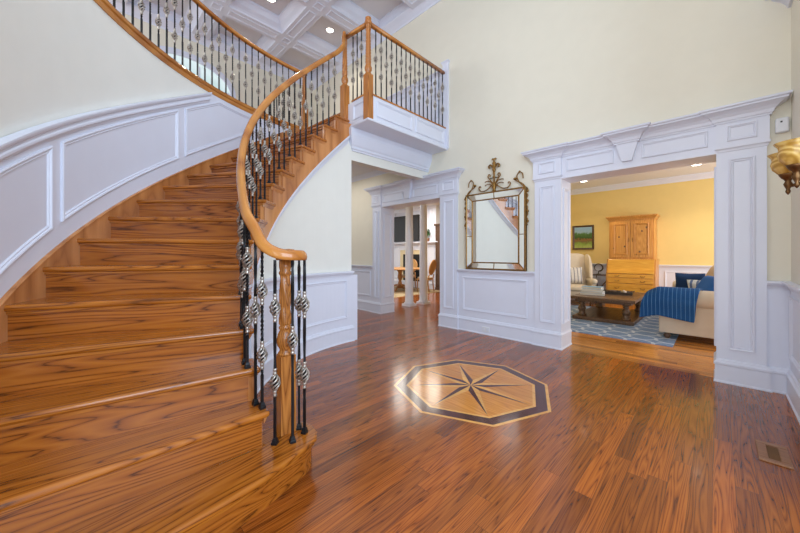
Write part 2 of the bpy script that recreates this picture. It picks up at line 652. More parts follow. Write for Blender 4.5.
# upper floor slab: follows the outer wall of the stair, then the landing up to the balcony
arc = [pol(SCc, RO + .03, a) for a in frange(180, 262, 42)]
pts = [(-7.6, 4.36), (-7.6, -3.2), (arc[-1][0], -3.2)] + arc[::-1] + [(SCc[0] - RO, 2.70), (XP, 2.70), (XP, 4.36)]
struct('ceiling_hall', MB().prism([(p[0], p[1]) for p in [(-7.6, 4.36), (-7.6, -3.2), (pol(SCc, RO + .13, 262)[0], -3.2)] + [pol(SCc, RO + .13, a) for a in frange(262, 180, 42)] + [(SCc[0] - RO - .13, 2.70), (XP - .15, 2.70), (XP - .15, 4.36)]], 2.945, 2.969), M['ceil'])
struct('floor_upstairs', MB().prism(pts, 2.97, FL2), M['floor'])

# ------------------------------------------------------------------ back wall (cream) with openings
O1 = (-4.89, -3.355)           # opening to the family room
O2 = (-1.43, 0.0)            # opening to the living room
ZO = 2.2
wb = MB()
wb.box(-10.5, YW, 0, O1[0], 4.70, ZO).box(O1[1], YW, 0, O2[0], 4.70, ZO).box(O2[1], YW, 0, 2.6, 4.70, ZO).box(-10.5, YW, ZO, 2.6, 4.70, ZC)
struct('wall_back', wb, M['cream'])

# entablatures, pilasters and linings of the two openings
CORN = [(0, 0), (.012, 0), (.012, .012), (.022, .02), (.03, .045), (.05, .07), (.085, .092), (.1, .098), (.1, .112), (.115, .118), (.12, .135), (0, .14)]
CAP = [(0, 0), (.006, .004), (.01, .02), (.022, .034), (.022, .05), (0, .052)]


def casing(name, x0, x1, x0o, x1o, key_c):
    """x0..x1 opening, x0o..x1o outer edges of the pilasters"""
    t = MB()
    yp = 4.33                   # pilaster face
    for (a, b) in ((x0o, x0), (x1, x1o)):
        t.box(a, yp, 0, b, YW, 2.235)
        panel_y(t, a + .07, b - .07, .32, 2.12, yp)
        # frieze block and its small panel
        t.box(a - .015, yp - .018, 2.235, b + .015, YW, 2.47)
        panel_y(t, a + .06, b - .06, 2.285, 2.43, yp - .018, PANEL_S)
    # linings: jamb faces with a panel, soffit
    t.box(x0, yp, .0, x0 + .012, 4.70, ZO).box(x1 - .012, yp, 0, x1, 4.70, ZO).box(x0 + .012, yp, ZO - .012, x1 - .012, 4.70, ZO)
    panel_x(t, yp + .07, 4.62, .32, 2.08, x0 + .012, PANEL, 1)
    panel_x(t, yp + .07, 4.62, .32, 2.08, x1 - .012, PANEL, -1)
    # frieze
    t.box(x0, yp + .005, ZO, x1, YW, 2.47)
    panel_y(t, x0 + .07, key_c - .13, 2.27, 2.43, yp + .005, PANEL_S)
    panel_y(t, key_c + .13, x1 - .07, 2.27, 2.43, yp + .005, PANEL_S)
    # keystone
    k0, k1 = .045, .105
    t.hexa([(key_c - k0, yp - .03, 2.265), (key_c + k0, yp - .03, 2.265), (key_c + k0, YW, 2.265), (key_c - k0, YW, 2.265)],
           [(key_c - k1, yp - .045, 2.47), (key_c + k1, yp - .045, 2.47), (key_c + k1, YW, 2.47), (key_c - k1, YW, 2.47)])
    # cornice with its breaks
    yb, yf, yk = yp - .018, yp + .005, yp - .045
    path = [(x1o + .015, YW), (x1o + .015, yb), (x1 - .015, yb), (x1 - .015, yf), (key_c + k1, yf), (key_c + k1, yk), (key_c - k1, yk), (key_c - k1, yf),
            (x0 + .015, yf), (x0 + .015, yb), (x0o - .015, yb), (x0o - .015, YW)]
    t.run(path, CORN, 2.46)
    t.box(x0o - .015, yb, 2.595, x1o + .015, YW, 2.6)
    # capitals under the frieze blocks
    for (a, b) in ((x0o, x0), (x1, x1o)):
        inner_r = b == x0
        if inner_r:
            t.run([(b + .0, 4.6), (b, yp), (a, yp), (a, YW)], CAP, 2.19)
        else:
            t.run([(b, YW), (b, yp), (a, yp), (a, 4.6)], CAP, 2.19)
    return struct(name, t, M['trim'])


casing('trim_1', O1[0], O1[1], -5.15, -3.01, -4.12)
casing('trim_2', O2[0], O2[1], -1.755, .31, -.722)

# wainscot between and beside the openings: flat panel, moulding, chair rail, base
t = MB()
t.box(-3.01, YW - .006, 0, -1.755, YW, .93)
panel_y(t, -2.92, -1.865, .33, .86, YW - .006)
t.box(-7.2, YW - .006, 0, -5.15, YW, .93)
for a, b in ((-5.9, -5.24), (-6.9, -6.0)):
    panel_y(t, a, b, .33, .86, YW - .006)
t.box(.31, YW - .006, 0, XR, YW, .93)
t.run([(-1.755, YW - .006), (-3.01, YW - .006)], RAIL)
t.run([(-5.15, YW - .006), (-7.2, YW - .006)], RAIL)
t.run([(XR, YW - .006), (.31, YW - .006)], RAIL)
struct('trim_3', t, M['trim'])

t = MB()
yp = 4.33
t.run([(XR, YW - .006), (.31, YW - .006), (.31, yp), (O2[1] + .0, yp), (O2[1], 4.70)], BASE)
t.run([(O2[0], 4.70), (O2[0], yp), (-1.755, yp), (-1.755, YW - .006), (-3.01, YW - .006), (-3.01, yp), (O1[1], yp), (O1[1], 4.70)], BASE)
t.run([(O1[0], 4.70), (O1[0], yp), (-5.15, yp), (-5.15, YW - .006), (-7.2, YW - .006)], BASE)
struct('baseboard_back', t, M['trim'])

# ------------------------------------------------------------------ right wall
struct('wall_right', MB().box(XR, 2.3, 0, XR + .14, 4.40, ZC), M['cream'])
t = MB()
t.box(XR - .006, 3.1, 0, XR, YW, .93)
panel_x(t, 3.2, 4.25, .33, .86, XR - .006, PANEL, -1)
t.run([(XR - .006, 2.3), (XR - .006, YW)], RAIL)
t.box(XR - .045, 2.5, 0, XR, 3.1, .2)
BELT = [(0, 0), (.02, 0), (.03, .03), (.06, .07), (.1, .1), (.12, .13), (.15, .14), (.15, .2), (0, .2)]
t.run([(XR, 2.3), (XR, YW)], BELT, 3.37)
struct('trim_4', t, M['trim'])
t = MB()
t.run([(XR - .006, 3.1), (XR - .006, YW - .03)], BASE)
t.run([(XR - .045, 2.5), (XR - .045, 3.1), (XR, 3.1)], BASE)
struct('baseboard_right', t, M['trim'])

# ------------------------------------------------------------------ wall under the balcony, curved wall under the stair
YJ = 2.69                      # jamb of the hall opening
t = MB()
t.box(XP - .15, 2.60, 2.55, XP, YW, 2.97)
t.box(XP - .15, 2.60, 0, XP, YJ, 2.55)
angs = frange(180.5, 267, 44)
zs = [max(.02, zni(a) - .50) for a in angs]
inn = [pol(SCc, RW, a) for a in angs]
out = [pol(SCc, RW + .12, a) for a in angs]
rings = [[(i[0], i[1], 0), (o[0], o[1], 0), (o[0], o[1], z), (i[0], i[1], z)] for i, o, z in zip(inn, out, zs)]
t.rings(rings, smooth=False)
struct('wall_stair', t, M['stairwall'])

t = MB()
RWf = RW - .006
angs = frange(178.0, 267, 46)
ln = [pol(SCc, RWf, a) if a > 180 else (XP + .006, SCc[1] + (180 - a) * .0675) for a in angs]
zl = [min(.93, max(.02, zni(a) - .57)) if a > 180 else .93 for a in angs]
rings = [[(p[0], p[1], 0), (p[0] - .004, p[1] - .002, 0), (p[0] - .004, p[1] - .002, z), (p[0], p[1], z)] for p, z in zip(ln, zl)]
t.rings(rings, smooth=False)


def curved_panel(mb, R, a0, a1, flo, fhi, n=16, prof=PANEL, inward=True):
    A = frange(a0, a1, n)
    pts = [(*pol(SCc, R, a), flo(a)) for a in A] + [(*pol(SCc, R, a), fhi(a)) for a in A[::-1]]
    nr = [(-math.cos(R_(a)), -math.sin(R_(a)), 0) for a in A + A[::-1]]
    # loop() puts the profile on the side normal x direction: keep it inside
    c = sum((Vector(p) for p in pts), Vector()) / len(pts)
    d = (Vector(pts[1]) - Vector(pts[0])).normalized()
    if Vector(nr[0]).cross(d).dot(c - Vector(pts[0])) < 0:
        pts, nr = pts[::-1], nr[::-1]
    mb.loop(pts, nr, prof)


curved_panel(t, RWf, 181.4, 206.5, lambda a: .33, lambda a: .86)
curved_panel(t, RWf, 209.5, 236, lambda a: .33, lambda a: .86)
rp = [(XP + .006, YJ)] + [pol(SCc, RWf, a) for a in frange(180.5, 244, 32)]
t.run(rp, RAIL, smooth=False)
t.run([(XP + .0, YJ + .001), (XP - .15, YJ + .001)][::-1], [(0, 0), (0.004, 0), (.004, .93), (0, .93)])
t.run([(XP - .15, YJ + .002), (XP, YJ + .002)][::-1], [(-q[0], q[1]) for q in RAIL])
struct('trim_5', t, M['trim'])
t = MB()
rp = [(XP - .15, YJ + .005), (XP + .006, YJ + .005)] + [pol(SCc, RWf, a) for a in frange(180.5, 258, 40)]
t.run(rp, BASE)
struct('baseboard_stair', t, M['trim'])

# hall behind: crown at its ceiling
t = MB()
CROWN = [(0, 0), (.012, 0), (.018, .02), (.05, .05), (.09, .075), (.1, .09), (.1, .11), (0, .11)]
t.run([(XP - .15, YW), (-7.5, YW)], CROWN, 2.86)
struct('trim_6', t, M['trim'])
struct('wall_hall', MB().box(-7.75, -3.2, 0, -7.6, YW, ZC), M['cream'])

# ------------------------------------------------------------------ curved outer wall of the stair
A = frange(180.0, 283, 70)


def shell(mb, R0, R1, angs, zlo, zhi):
    rings = []
    for a in angs:
        i, o = pol(SCc, R0, a), pol(SCc, R1, a)
        rings.append([(i[0], i[1], zlo(a)), (o[0], o[1], zlo(a)), (o[0], o[1], zhi(a)), (i[0], i[1], zhi(a))])
    mb.rings(rings, smooth=False)


cap = lambda a: min(zno(a) + .875, 3.19)
t = MB()
shell(t, RO, RO + .12, A, lambda a: 0.0, lambda a: 3.19)
struct('wall_left', t, M['stairwall'])
t = MB()
A2 = [a for a in frange(181.0, 282, 80)]
shell(t, RO - .006, RO - .001, A2, lambda a: max(0.0, zno(a) - .2), lambda a: max(.3, min(zno(a) + .85, 3.185)))
pt = lambda a: min(zno(a) + .715 + .02 * (ko(a) - 5) / 6, 3.13)
pb = lambda a: zno(a) + .17 + .006 * (ko(a) - 5)
curved_panel(t, RO - .006, 243.24, 262, pb, pt)
curved_panel(t, RO - .006, 217.82, 241.6, pb, pt, 20)
# last panel: its top is cut by the floor edge
Aq = frange(184.5, 216.12, 30)
pts = [(a, pb(a)) for a in Aq if pb(a) < pt(a) - .06] + [(a, pt(a)) for a in Aq[::-1] if pb(a) < pt(a) - .06]
P3 = [(*pol(SCc, RO - .006, a), z) for a, z in pts][::-1]
N3 = [(-math.cos(R_(a)), -math.sin(R_(a)), 0) for a, z in pts][::-1]
c = sum((Vector(p) for p in P3), Vector()) / len(P3)
if Vector(N3[0]).cross((Vector(P3[1]) - Vector(P3[0])).normalized()).dot(c - Vector(P3[0])) < 0:
    P3, N3 = P3[::-1], N3[::-1]
t.loop(P3, N3, PANEL)
# chair rail that climbs with the stair
Ar = frange(210.0, 270, 60)
WR = [(0, -.115), (.01, -.115), (.016, -.095), (.03, -.085), (.03, -.07), (.024, -.062), (.024, -.045), (.04, -.03), (.046, -.012), (.046, 0), (0, .003)]
t.run([pol(SCc, RO - .006, a) for a in Ar], WR, [zno(a) + .875 for a in Ar])
struct('trim_7', t, M['trim'])

# ------------------------------------------------------------------ the staircase
st = thing('staircase', 'curved oak staircase climbing along the panelled wall to the balcony', 'staircase', (SCc[0], SCc[1], 0))
stl = Vector((SCc[0], SCc[1], 0))


def local_piece(name, poly, z0, z1, mat, a, b, bevel=0):
    """prism from plan points; its own x axis runs from a to b so that the grain follows it"""
    ang = math.atan2(b[1] - a[1], b[0] - a[0])
    ca, sa = math.cos(-ang), math.sin(-ang)
    pl = [((p[0] - a[0]) * ca - (p[1] - a[1]) * sa, (p[0] - a[0]) * sa + (p[1] - a[1]) * ca) for p in poly]
    mb = MB().prism(pl, 0, z1 - z0)
    return mb.build(name, mat, st, bevel=bevel, seg=3, local=True, loc=(a[0] - SCc[0], a[1] - SCc[1], z0), rotz=ang)


TT = .034
CURT = [(-1.437, .20), (-1.464, .443), (-1.500, .615), (-1.550, .775), (-1.587, .887), (-1.625, .95), (-1.675, .985), (-1.75, .999), (-1.82, .985), (-1.875, .94), (-1.90, .88), (-1.915, .79), (-1.925, .70)]


def offs(poly, d):
    """shift an open plan line to its left by d"""
    res = []
    for i, p in enumerate(poly):
        q0, q1 = poly[max(i - 1, 0)], poly[min(i + 1, len(poly) - 1)]
        dx, dy = q1[0] - q0[0], q1[1] - q0[1]
        L = math.hypot(dx, dy)
        res.append((p[0] - dy / L * d, p[1] + dx / L * d))
    return res


for k in range(1, 17):
    i0, o0 = pol(SCc, RI, ai(k)), pol(SCc, RO - .004, ao(k))
    i1, o1 = pol(SCc, RI, ai(k + 1) - 1.6), pol(SCc, RO - .004, ao(k + 1) - .9)
    if k == 1:
        front = [(-1.40, -.46)] + CURT
        back = [pol(SCc, RI + .03, ai(2) - 1), pol(SCc, RO - .004, ao(2) - 1)]
        poly = front + back
        local_piece('tread', poly, zt(1) - TT, zt(1), M['oakx'], front[0], (-1.5, .615), .013)
        rf = offs(front, .032)
        thick = offs(rf, .02)
        local_piece('riser', rf + thick[::-1], 0, zt(1) - TT, M['oakr'], front[0], (-1.5, .615))
        sc = offs(front, .016)
        local_piece('scotia', sc + rf[::-1], zt(1) - TT - .016, zt(1) - TT, M['oakx'], front[0], (-1.5, .615))
        continue
    ia = [pol(SCc, RI, a) for a in frange(ai(k + 1) - 1.6, ai(k), 6)]
    oa = [pol(SCc, RO - .004, a) for a in frange(ao(k), ao(k + 1) - .9, 6)]
    local_piece('tread', ia + oa, zt(k) - TT, zt(k), M['oakx'], i0, o0, .013)
    # riser set back behind the nosing
    d = Vector((o0[0] - i0[0], o0[1] - i0[1])).normalized()
    nb = Vector((-d.y, d.x))
    mid = Vector(((i1[0] + o1[0]) / 2 - i0[0], (i1[1] + o1[1]) / 2 - i0[1]))
    if nb.dot(mid) < 0:
        nb = -nb
    ir = Vector(i0) + nb * .03 + d * .034
    orr = Vector(o0) + nb * .03
    poly = [ir, orr, orr + nb * .018, ir + nb * .018]
    local_piece('riser', [(p.x, p.y) for p in poly], zt(k - 1), zt(k) - TT, M['oakr'], (ir.x, ir.y), (orr.x, orr.y))
    poly = [ir - nb * .014, orr - nb * .014, orr, ir]
    local_piece('scotia', [(p.x, p.y) for p in poly], zt(k) - TT - .016, zt(k) - TT, M['oakx'], (ir.x, ir.y), (orr.x, orr.y))
    # small return moulding under the tread's open end
# top riser and landing nosing
k = 17
i0, o0 = pol(SCc, RI, ai(k)), pol(SCc, RO - .004, ao(k))
i0 = (-3.80, 2.66)
local_piece('riser', [(i0[0], i0[1]), (o0[0], o0[1]), (o0[0], o0[1] + .02), (i0[0], i0[1] + .02)], zt(16), zt(17) - TT, M['oakr'], i0, o0)
local_piece('tread', [(i0[0], i0[1] - .03), (o0[0], o0[1] - .03), (o0[0], o0[1] + .1), (i0[0], i0[1] + .1)], zt(17) - TT, zt(17) + .004, M['oakx'], i0, o0, .012)

# cut stringer on the open side, stepped top and a smooth lower edge
RS0, RS1 = RI + .032, RI + .062
t = MB()
for k in range(1, 17):
    a0, a1 = ai(k) - .9, (ai(k + 1) - .9 if k < 16 else 178.2)
    if k == 1:
        a0 = 267.5
    aa = frange(a0, a1, 6)
    rings = []
    for a in aa:
        i, o = pol(SCc, RS0, a), pol(SCc, RS1, a)
        zb = max(0.0, zni(a) - .46)
        rings.append([(i[0], i[1], zb), (o[0], o[1], zb), (o[0], o[1], zt(k) - TT), (i[0], i[1], zt(k) - TT)])
    t.rings(rings, smooth=False)
t.build('stringer', M['oakstr'], st)
# return nosings: a small moulding under the open end of every tread
for k in range(2, 17):
    m = MB()
    aa = frange(ai(k) - .2, ai(k + 1) - 1.2, 6)
    rings = []
    for a in aa:
        i, o = pol(SCc, RS0 - .016, a), pol(SCc, RS0, a)
        rings.append([(i[0], i[1], zt(k) - TT - .004), (i[0], i[1], zt(k) - TT), (o[0], o[1], zt(k) - TT), (o[0], o[1], zt(k) - TT - .03)])
    m.rings(rings, smooth=False)
    m.build('tread_bracket', M['oakstr'], st)
# skirt board along the wall
t = MB()
As = frange(181.5, 280, 80)
shell(t, RO - .024, RO - .006, As, lambda a: max(0.0, zno(a) - .30), lambda a: min(max(.12, zno(a) + .03 + .006 * (ko(a) - 5)), FL2 + .05))
As = frange(185, 278, 80)
t.run([pol(SCc, RO - .024, a) for a in As], [(0, -.012), (.006, -.012), (.006, -.004), (0, 0)], [max(.12, zno(a) + .03 + .006 * (ko(a) - 5)) for a in As])
t.build('skirt_board', M['oakstr'], st)

# plaster and moulding under the stringer
t = MB()
aa = frange(181.0, 267, 62)
rings = []
for a in aa:
    z = zni(a) - .46
    prof = [(RS0 - .012, z), (RS0 - .012, z - .02), (RS0, z - .028), (RS0 + .006, z - .045), (RS0 + .02, z - .062), (RS0 + .024, z - .085), (RW - .012, z - .092), (RW - .012, z - .105), (RW + .05, z - .11), (RW + .05, z)]
    rings.append([(*pol(SCc, r, a), max(.02, zz)) for r, zz in prof])
t.rings(rings, smooth=False)
struct('trim_8', t, M['trim'])

# ------------------------------------------------------------------ balcony shell
BX, BY = -3.245, 2.655
t = MB()
t.box(XP - .15, BY, 2.99, BX, YW, FL2 + .07)
panel_x(t, 2.80, 3.50, 3.07, 3.29, BX, PANEL, 1)
panel_x(t, 3.58, 4.28, 3.07, 3.29, BX, PANEL, 1)
panel_y(t, XP + .10, BX - .07, 3.07, 3.27, BY, PANEL_S)
FMOLD = [(0, 0), (.024, 0), (.03, .012), (.024, .026), (.012, .036), (.006, .05), (0, .052)]
t.run([(XP - .02, BY), (BX, BY), (BX, YW)][::-1], FMOLD, 2.975)
t.box(XP, BY, 2.975, BX, YW, 2.99)
COVE = [(0, 0), (.02, 0), (.02, .02), (.035, .03), (.035, .06), (.05, .08), (.07, .13), (.095, .2), (.1, .235), (.1, .295), (0, .295)]
t.run([(XP - .15, BY + .06), (XP, BY + .06), (XP, YW)][::-1], COVE, 2.68)
struct('trim_9', t, M['trim'])
# wood edge of the gallery floor along the curved wall
t = MB()
aa = frange(181, 281, 80)
t.run([pol(SCc, RO - .001, a) for a in aa], [(-.14, 0), (.012, 0), (.016, .02), (.016, .045), (.03, .055), (.034, .075), (.02, .098), (-.14, .098)], 3.185)
struct('trim_10', t, M['oakrail'])

# ------------------------------------------------------------------ balusters
def rod_mesh(L, tw0, tw1, half=.0065):
    mb = MB()
    n = 44
    rings = []
    for i in range(n + 1):
        z = L * i / n
        f = min(1, max(0, (z / L - tw0) / (tw1 - tw0)))
        a = f * 2 * PI * 5 * (tw1 - tw0) * L / .5 + PI / 4
        r = half * 1.414
        rings.append([(r * math.cos(a + j * PI / 2), r * math.sin(a + j * PI / 2), z) for j in range(4)])
    mb.rings(rings, smooth=False)
    return mb


def basket_mb(z0):
    """twisted basket: four wires bulging round the rod between two collars"""
    mb = MB()
    for q in range(5):
        pts = []
        for i in range(11):
            f = i / 10
            a = 2 * PI * (q / 5 + f * .75)
            r = .005 + .021 * math.sin(PI * f)
            pts.append((r * math.cos(a), r * math.sin(a), z0 - .045 + .09 * f))
        mb.tube(pts, .0052, 5)
    for s_ in (-1, 1):
        mb.lathe([(.0085, -.018), (.0115, -.016), (.0115, -.008), (.0095, -.004), (.0095, .004), (.0115, .008), (.0115, .016), (.0085, .018)], (0, 0, z0 + s_ * .06), 8)
    return mb


def shoe_mb():
    mb = MB()
    sq = lambda h, z: [(-h, -h, z), (h, -h, z), (h, h, z), (-h, h, z)]
    mb.rings([sq(.0155, 0), sq(.0155, .012), sq(.0125, .016), sq(.0125, .022), sq(.009, .034)], smooth=False)
    return mb


class Balusters:
    """keeps one rod of every length with its baskets; later ones are copies"""

    def __init__(s):
        s.proto = {}

    def put(s, parent, P, L, double, rot):
        key = (round(L, 3), double)
        q = parent.location
        loc = (P[0] - q[0], P[1] - q[1], P[2] - q[2])
        if key not in s.proto:
            o = rod_mesh(L, .34 if not double else .2, .97).build('baluster', M['iron'], parent, local=True, loc=loc, rotz=rot)
            for f in ((.335, .74) if double else (.56,)):
                basket_mb(L * f).build('basket', M['pewter'], o, local=True)
            shoe_mb().build('shoe', M['iron'], o, local=True)
            s.proto[key] = o
            return o
        p = s.proto[key]
        o = p.copy()
        COL.objects.link(o)
        o.parent = parent
        o.location = loc
        o.rotation_euler = (0, 0, rot)
        for ch in p.children:
            c_ = ch.copy()
            COL.objects.link(c_)
            c_.parent = o
        return o


BAL = Balusters()
RAILP = [(u_ * .84, w_ * .9) for u_, w_ in [(-.030, .004), (-.033, .020), (-.030, .038), (-.024, .050), (-.012, .062), (0, .066), (.012, .062), (.024, .050), (.030, .038), (.033, .020), (.030, .004), (.018, 0), (-.018, 0)]]
UND = .753       # underside of the rail above the nosing line
RB = RI + .066   # line of the balusters

# ------------------------------------------------------------------ stair railing with volute and turned newel
NW = (-1.81, .85)
sr = thing('stair_railing', 'curved oak handrail with black iron balusters on the open side of the stairs', 'railing', (NW[0], NW[1], zt(1)))
ZV = 1.185
path = []
vol = [(-1.80, .815), (-1.835, .85), (-1.83, .90), (-1.79, .925), (-1.725, .915), (-1.685, .865), (-1.69, .80), (-1.725, .745), (-1.79, .705), (-1.86, .690)]


def smooth_pts(ps, n):
    """Catmull-Rom through 3-D points"""
    res = []
    for i in range(len(ps) - 1):
        p0, p1, p2, p3 = (Vector(ps[max(i - 1, 0)]), Vector(ps[i]), Vector(ps[i + 1]), Vector(ps[min(i + 2, len(ps) - 1)]))
        for j in range(n):
            u = j / n
            res.append(.5 * ((2 * p1) + (p2 - p0) * u + (2 * p0 - 5 * p1 + 4 * p2 - p3) * u * u + (3 * p1 - p0 - 3 * p2 + p3) * u ** 3))
    res.append(Vector(ps[-1]))
    return res


PC = (BX - .035, BY + .03)       # corner post
PL = (-3.735, BY - .025)       # landing post at the head of the stairs
cps = [(p[0], p[1], ZV + q) for p, q in zip(vol, (0, 0, 0, 0, 0, 0, .002, .018, .065, .155))]
for a in (261, 257, 253, 249):
    cps.append((*pol(SCc, RB, a), zni(a) + UND))
for a in frange(245, 185.5, 18):
    cps.append((*pol(SCc, RB, a), zni(a) + UND))
topa = 183.3
tp = pol(SCc, RB, topa)
ZR = 4.262                      # underside of the level rails upstairs
cps += [(*tp, zni(topa) + UND + .03), (tp[0] - .012, tp[1] + .025, zni(topa) + UND + .10), (tp[0] - .02, tp[1] + .032, ZR - .03), (tp[0] - .035, tp[1] + .045, ZR), (PL[0] + .03, PL[1] - .02, ZR)]
mb = MB().sweep(smooth_pts(cps, 4), RAILP, smooth=True)
mb.lathe([(.0, ZV), (.05, ZV), (.058, ZV + .02), (.052, ZV + .046), (.03, ZV + .064), (0.001, ZV + .067)], (-1.785, .86, 0), 20)
mb.build('handrail', M['oakrail'], sr)
# turned newel
rope = lambda z0, z1, n=4, k=22, am=.1: (lambda a, z: 1 + am * math.sin(n * a + k * z * 1.6) if z0 < z < z1 else 1)
mb = MB()
hs = .045
zb = zt(1)
mb.box(NW[0] - hs, NW[1] - hs, zb, NW[0] + hs, NW[1] + hs, zb + .45)
prof = [(.044, .45), (.042, .462), (.032, .475), (.032, .485), (.046, .51), (.049, .54), (.042, .575), (.03, .595), (.036, .605), (.036, .615), (.03, .622)]
prof += [(.0335, .63)] + [(.0335 - .004 * i / 60, .63 + .285 * i / 60) for i in range(1, 60)] + [(.03, .918), (.036, .925), (.036, .935), (.03, .945), (.034, .965), (.034, ZV - zb)]
mb.lathe(prof, (NW[0], NW[1], zb), 32, fn=rope(.632, .912))
mb.build('newel_post', M['oakz'], sr)
for (x, y) in ((-1.72, .749), (-1.669, .826), (-1.766, .915), (-1.704, .917)):
    BAL.put(sr, (x, y, zt(1)), ZV - zt(1) + .004, (x, y) in ((-1.72, .749), (-1.704, .917)) or x < -1.75, math.atan2(y - NW[1], x - NW[0]))
for k in range(2, 17):
    if k == 2:
        for p, L, dbl in (((-1.777, .702), ZV + .06 - zt(2), True), ((-1.845, .692), ZV + .14 - zt(2), False)):
            BAL.put(sr, (p[0], p[1], zt(2)), L, dbl, 0)
        continue
    for f_, dbl in ((.22, True), (.72, False)):
        a = ai(k + f_)
        if k == 16 and f_ > .5:
            continue
        p = pol(SCc, RB, a)
        L = zni(a) + UND - zt(k) + .004
        if k == 2 and f_ < .5:
            L -= .03
        BAL.put(sr, (p[0], p[1], zt(k)), L, dbl, R_(a))

# ------------------------------------------------------------------ balcony railing
br = thing('balcony_railing', 'oak and iron balcony railing with two turned posts above the hall opening', 'railing', (PC[0], PC[1], FL2 + .07))


def post(P, z0, zsq, ztop, hs=.047, cap=True):
    mb = MB()
    mb.box(P[0] - hs, P[1] - hs, z0, P[0] + hs, P[1] + hs, zsq)
    L = ztop - zsq
    prof = [(.042, 0), (.04, .012), (.028, .022), (.03, .03), (.042, .06), (.045, .09), (.036, .12), (.026, .135), (.033, .143), (.033, .152), (.027, .158)]
    n = 40
    prof += [(.034 - .007 * i / n, .165 + (L - .24) * i / n) for i in range(n + 1)]
    prof += [(.026, L - .07), (.034, L - .062), (.034, L - .052), (.027, L - .044), (.032, L - .03), (.032, L)]
    if cap:
        prof += [(.045, L + .004), (.047, L + .03), (.04, L + .05), (.03, L + .06), (.038, L + .075), (.036, L + .09), (.02, L + .105), (.001, L + .108)]
    prof = [(r_ * 1.1, z_) for r_, z_ in prof]
    ring = lambda a, z: 1 + .1 * math.sin(z * 2 * PI / .04) if .17 < z < L - .08 else 1
    mb.lathe(prof, (P[0], P[1], zsq), 24, fn=ring)
    return mb


post(PC, 2.995, 3.60, ZR).build('newel_post', M['oakz'], br)
post(PL, 2.96, 3.60, ZR, cap=False).build('newel_post', M['oakz'], br)
mb = MB()
mb.sweep([(PC[0], PC[1] + .03, ZR), (PC[0], YW - .005, ZR)], RAILP, smooth=True)
mb.sweep([(PL[0] - .03, PL[1] + .0, ZR), (PC[0] - .02, PC[1], ZR)], RAILP, smooth=True)
mb.build('handrail', M['oakrail'], br)
mb = MB()
ZS = FL2 + .07
mb.box(BX - .085, BY + .07, ZS, BX + .012, YW - .002, ZS + .022)
mb.box(XP + .06, BY - .012, ZS, BX - .08, BY + .075, ZS + .022)
mb.build('shoe_rail', M['oakrail'], br, bevel=.005)
Lb = ZR - ZS - .022 + .004
for i in range(16):
    BAL.put(br, (PC[0], PC[1] + .13 + i * .0985, ZS + .022), Lb, i % 2 == 1, 0)
for i in range(3):
    BAL.put(br, (PL[0] + .12 + i * .095, PC[1], ZS + .022), Lb, i % 2 == 0, 0)

# ------------------------------------------------------------------ gallery railing on the curved wall
gr = thing('gallery_railing', 'curved upper gallery railing with iron balusters above the left wall', 'railing', (*pol(SCc, RO, 200), FL2 + .02))
RG = RO + .03
ZG = 3.283
aa = frange(180.5, 281, 60)
mb = MB()
ZRG = ZR - .1
mb.sweep([(*pol(SCc, RG, a), ZRG) for a in aa], RAILP, smooth=True)
mb.build('handrail', M['oakrail'], gr)
P = pol(SCc, RG, 181.2)
post((P[0], P[1]), FL2, FL2 + .36, ZRG + .03, cap=False).build('newel_post', M['oakz'], gr)
i = 0
a = 184.4
while a < 244:
    p = pol(SCc, RG, a)
    BAL.put(gr, (p[0], p[1], ZG), ZRG - ZG + .004, i % 2 == 0, R_(a))
    a += 1.86
    i += 1
# ------------------------------------------------------------------ high coffered ceiling
t = MB()
t.box(-7.75, -3.2, ZC, 2.6, 4.74, ZC + .12)
struct('ceiling', t, M['ceil'])
ZB = 5.68
bx = [-7.6, -6.38, -5.08, -3.78, -2.48, -1.18]
by = [YW, 3.015, 1.715, .415, -.885]
t = MB()
hw = .13
for x in bx[1:]:
    t.box(x - hw, -1.6, ZB, x + hw, YW, ZC)
for y in by[1:]:
    t.box(-7.6, y - hw, ZB + .001, -1.0, y + hw, ZC)
    # raised strips on the beam bottoms
for x in bx[1:]:
    for y0, y1 in zip(by[:-1], by[1:]):
        t.loop([(x - .08, y1 + .2, ZB), (x - .08, y0 - .2, ZB), (x + .08, y0 - .2, ZB), (x + .08, y1 + .2, ZB)], (0, 0, -1), PANEL_S)
for y in by[1:]:
    for x0, x1 in zip(bx[:-1], bx[1:]):
        t.loop([(x0 + .2, y - .08, ZB), (x0 + .2, y + .08, ZB), (x1 - .2, y + .08, ZB), (x1 - .2, y - .08, ZB)], (0, 0, -1), PANEL_S)
for x in bx[1:]:
    for y in by[1:]:
        t.loop([(x - .08, y - .08, ZB), (x - .08, y + .08, ZB), (x + .08, y + .08, ZB), (x + .08, y - .08, ZB)], (0, 0, -1), PANEL_S)
CC = [(0, 0), (.02, 0), (.025, .03), (.05, .06), (.1, .1), (.14, .16), (.16, .18), (.16, .22), (0, .22)]
for x0, x1 in zip(bx[:-1], bx[1:]):
    for y1, y0 in zip(by[:-1], by[1:]):
        a0, a1 = x0 + (hw if x0 > -7.5 else 0), x1 - hw
        b0, b1 = y0 + hw, y1 - (hw if y1 < YW else 0)
        t.run([(a0, b0), (a1, b0), (a1, b1), (a0, b1)], CC, ZB, closed=True)
WC = [(0, 0), (.012, 0), (.02, .03), (.07, .08), (.12, .12), (.14, .14), (.14, .16), (0, .16)]
t.run([(.45, YW), (-7.6, YW), (-7.6, -1.6)], WC, ZB - .1)
struct('trim_11', t, M['trim'])

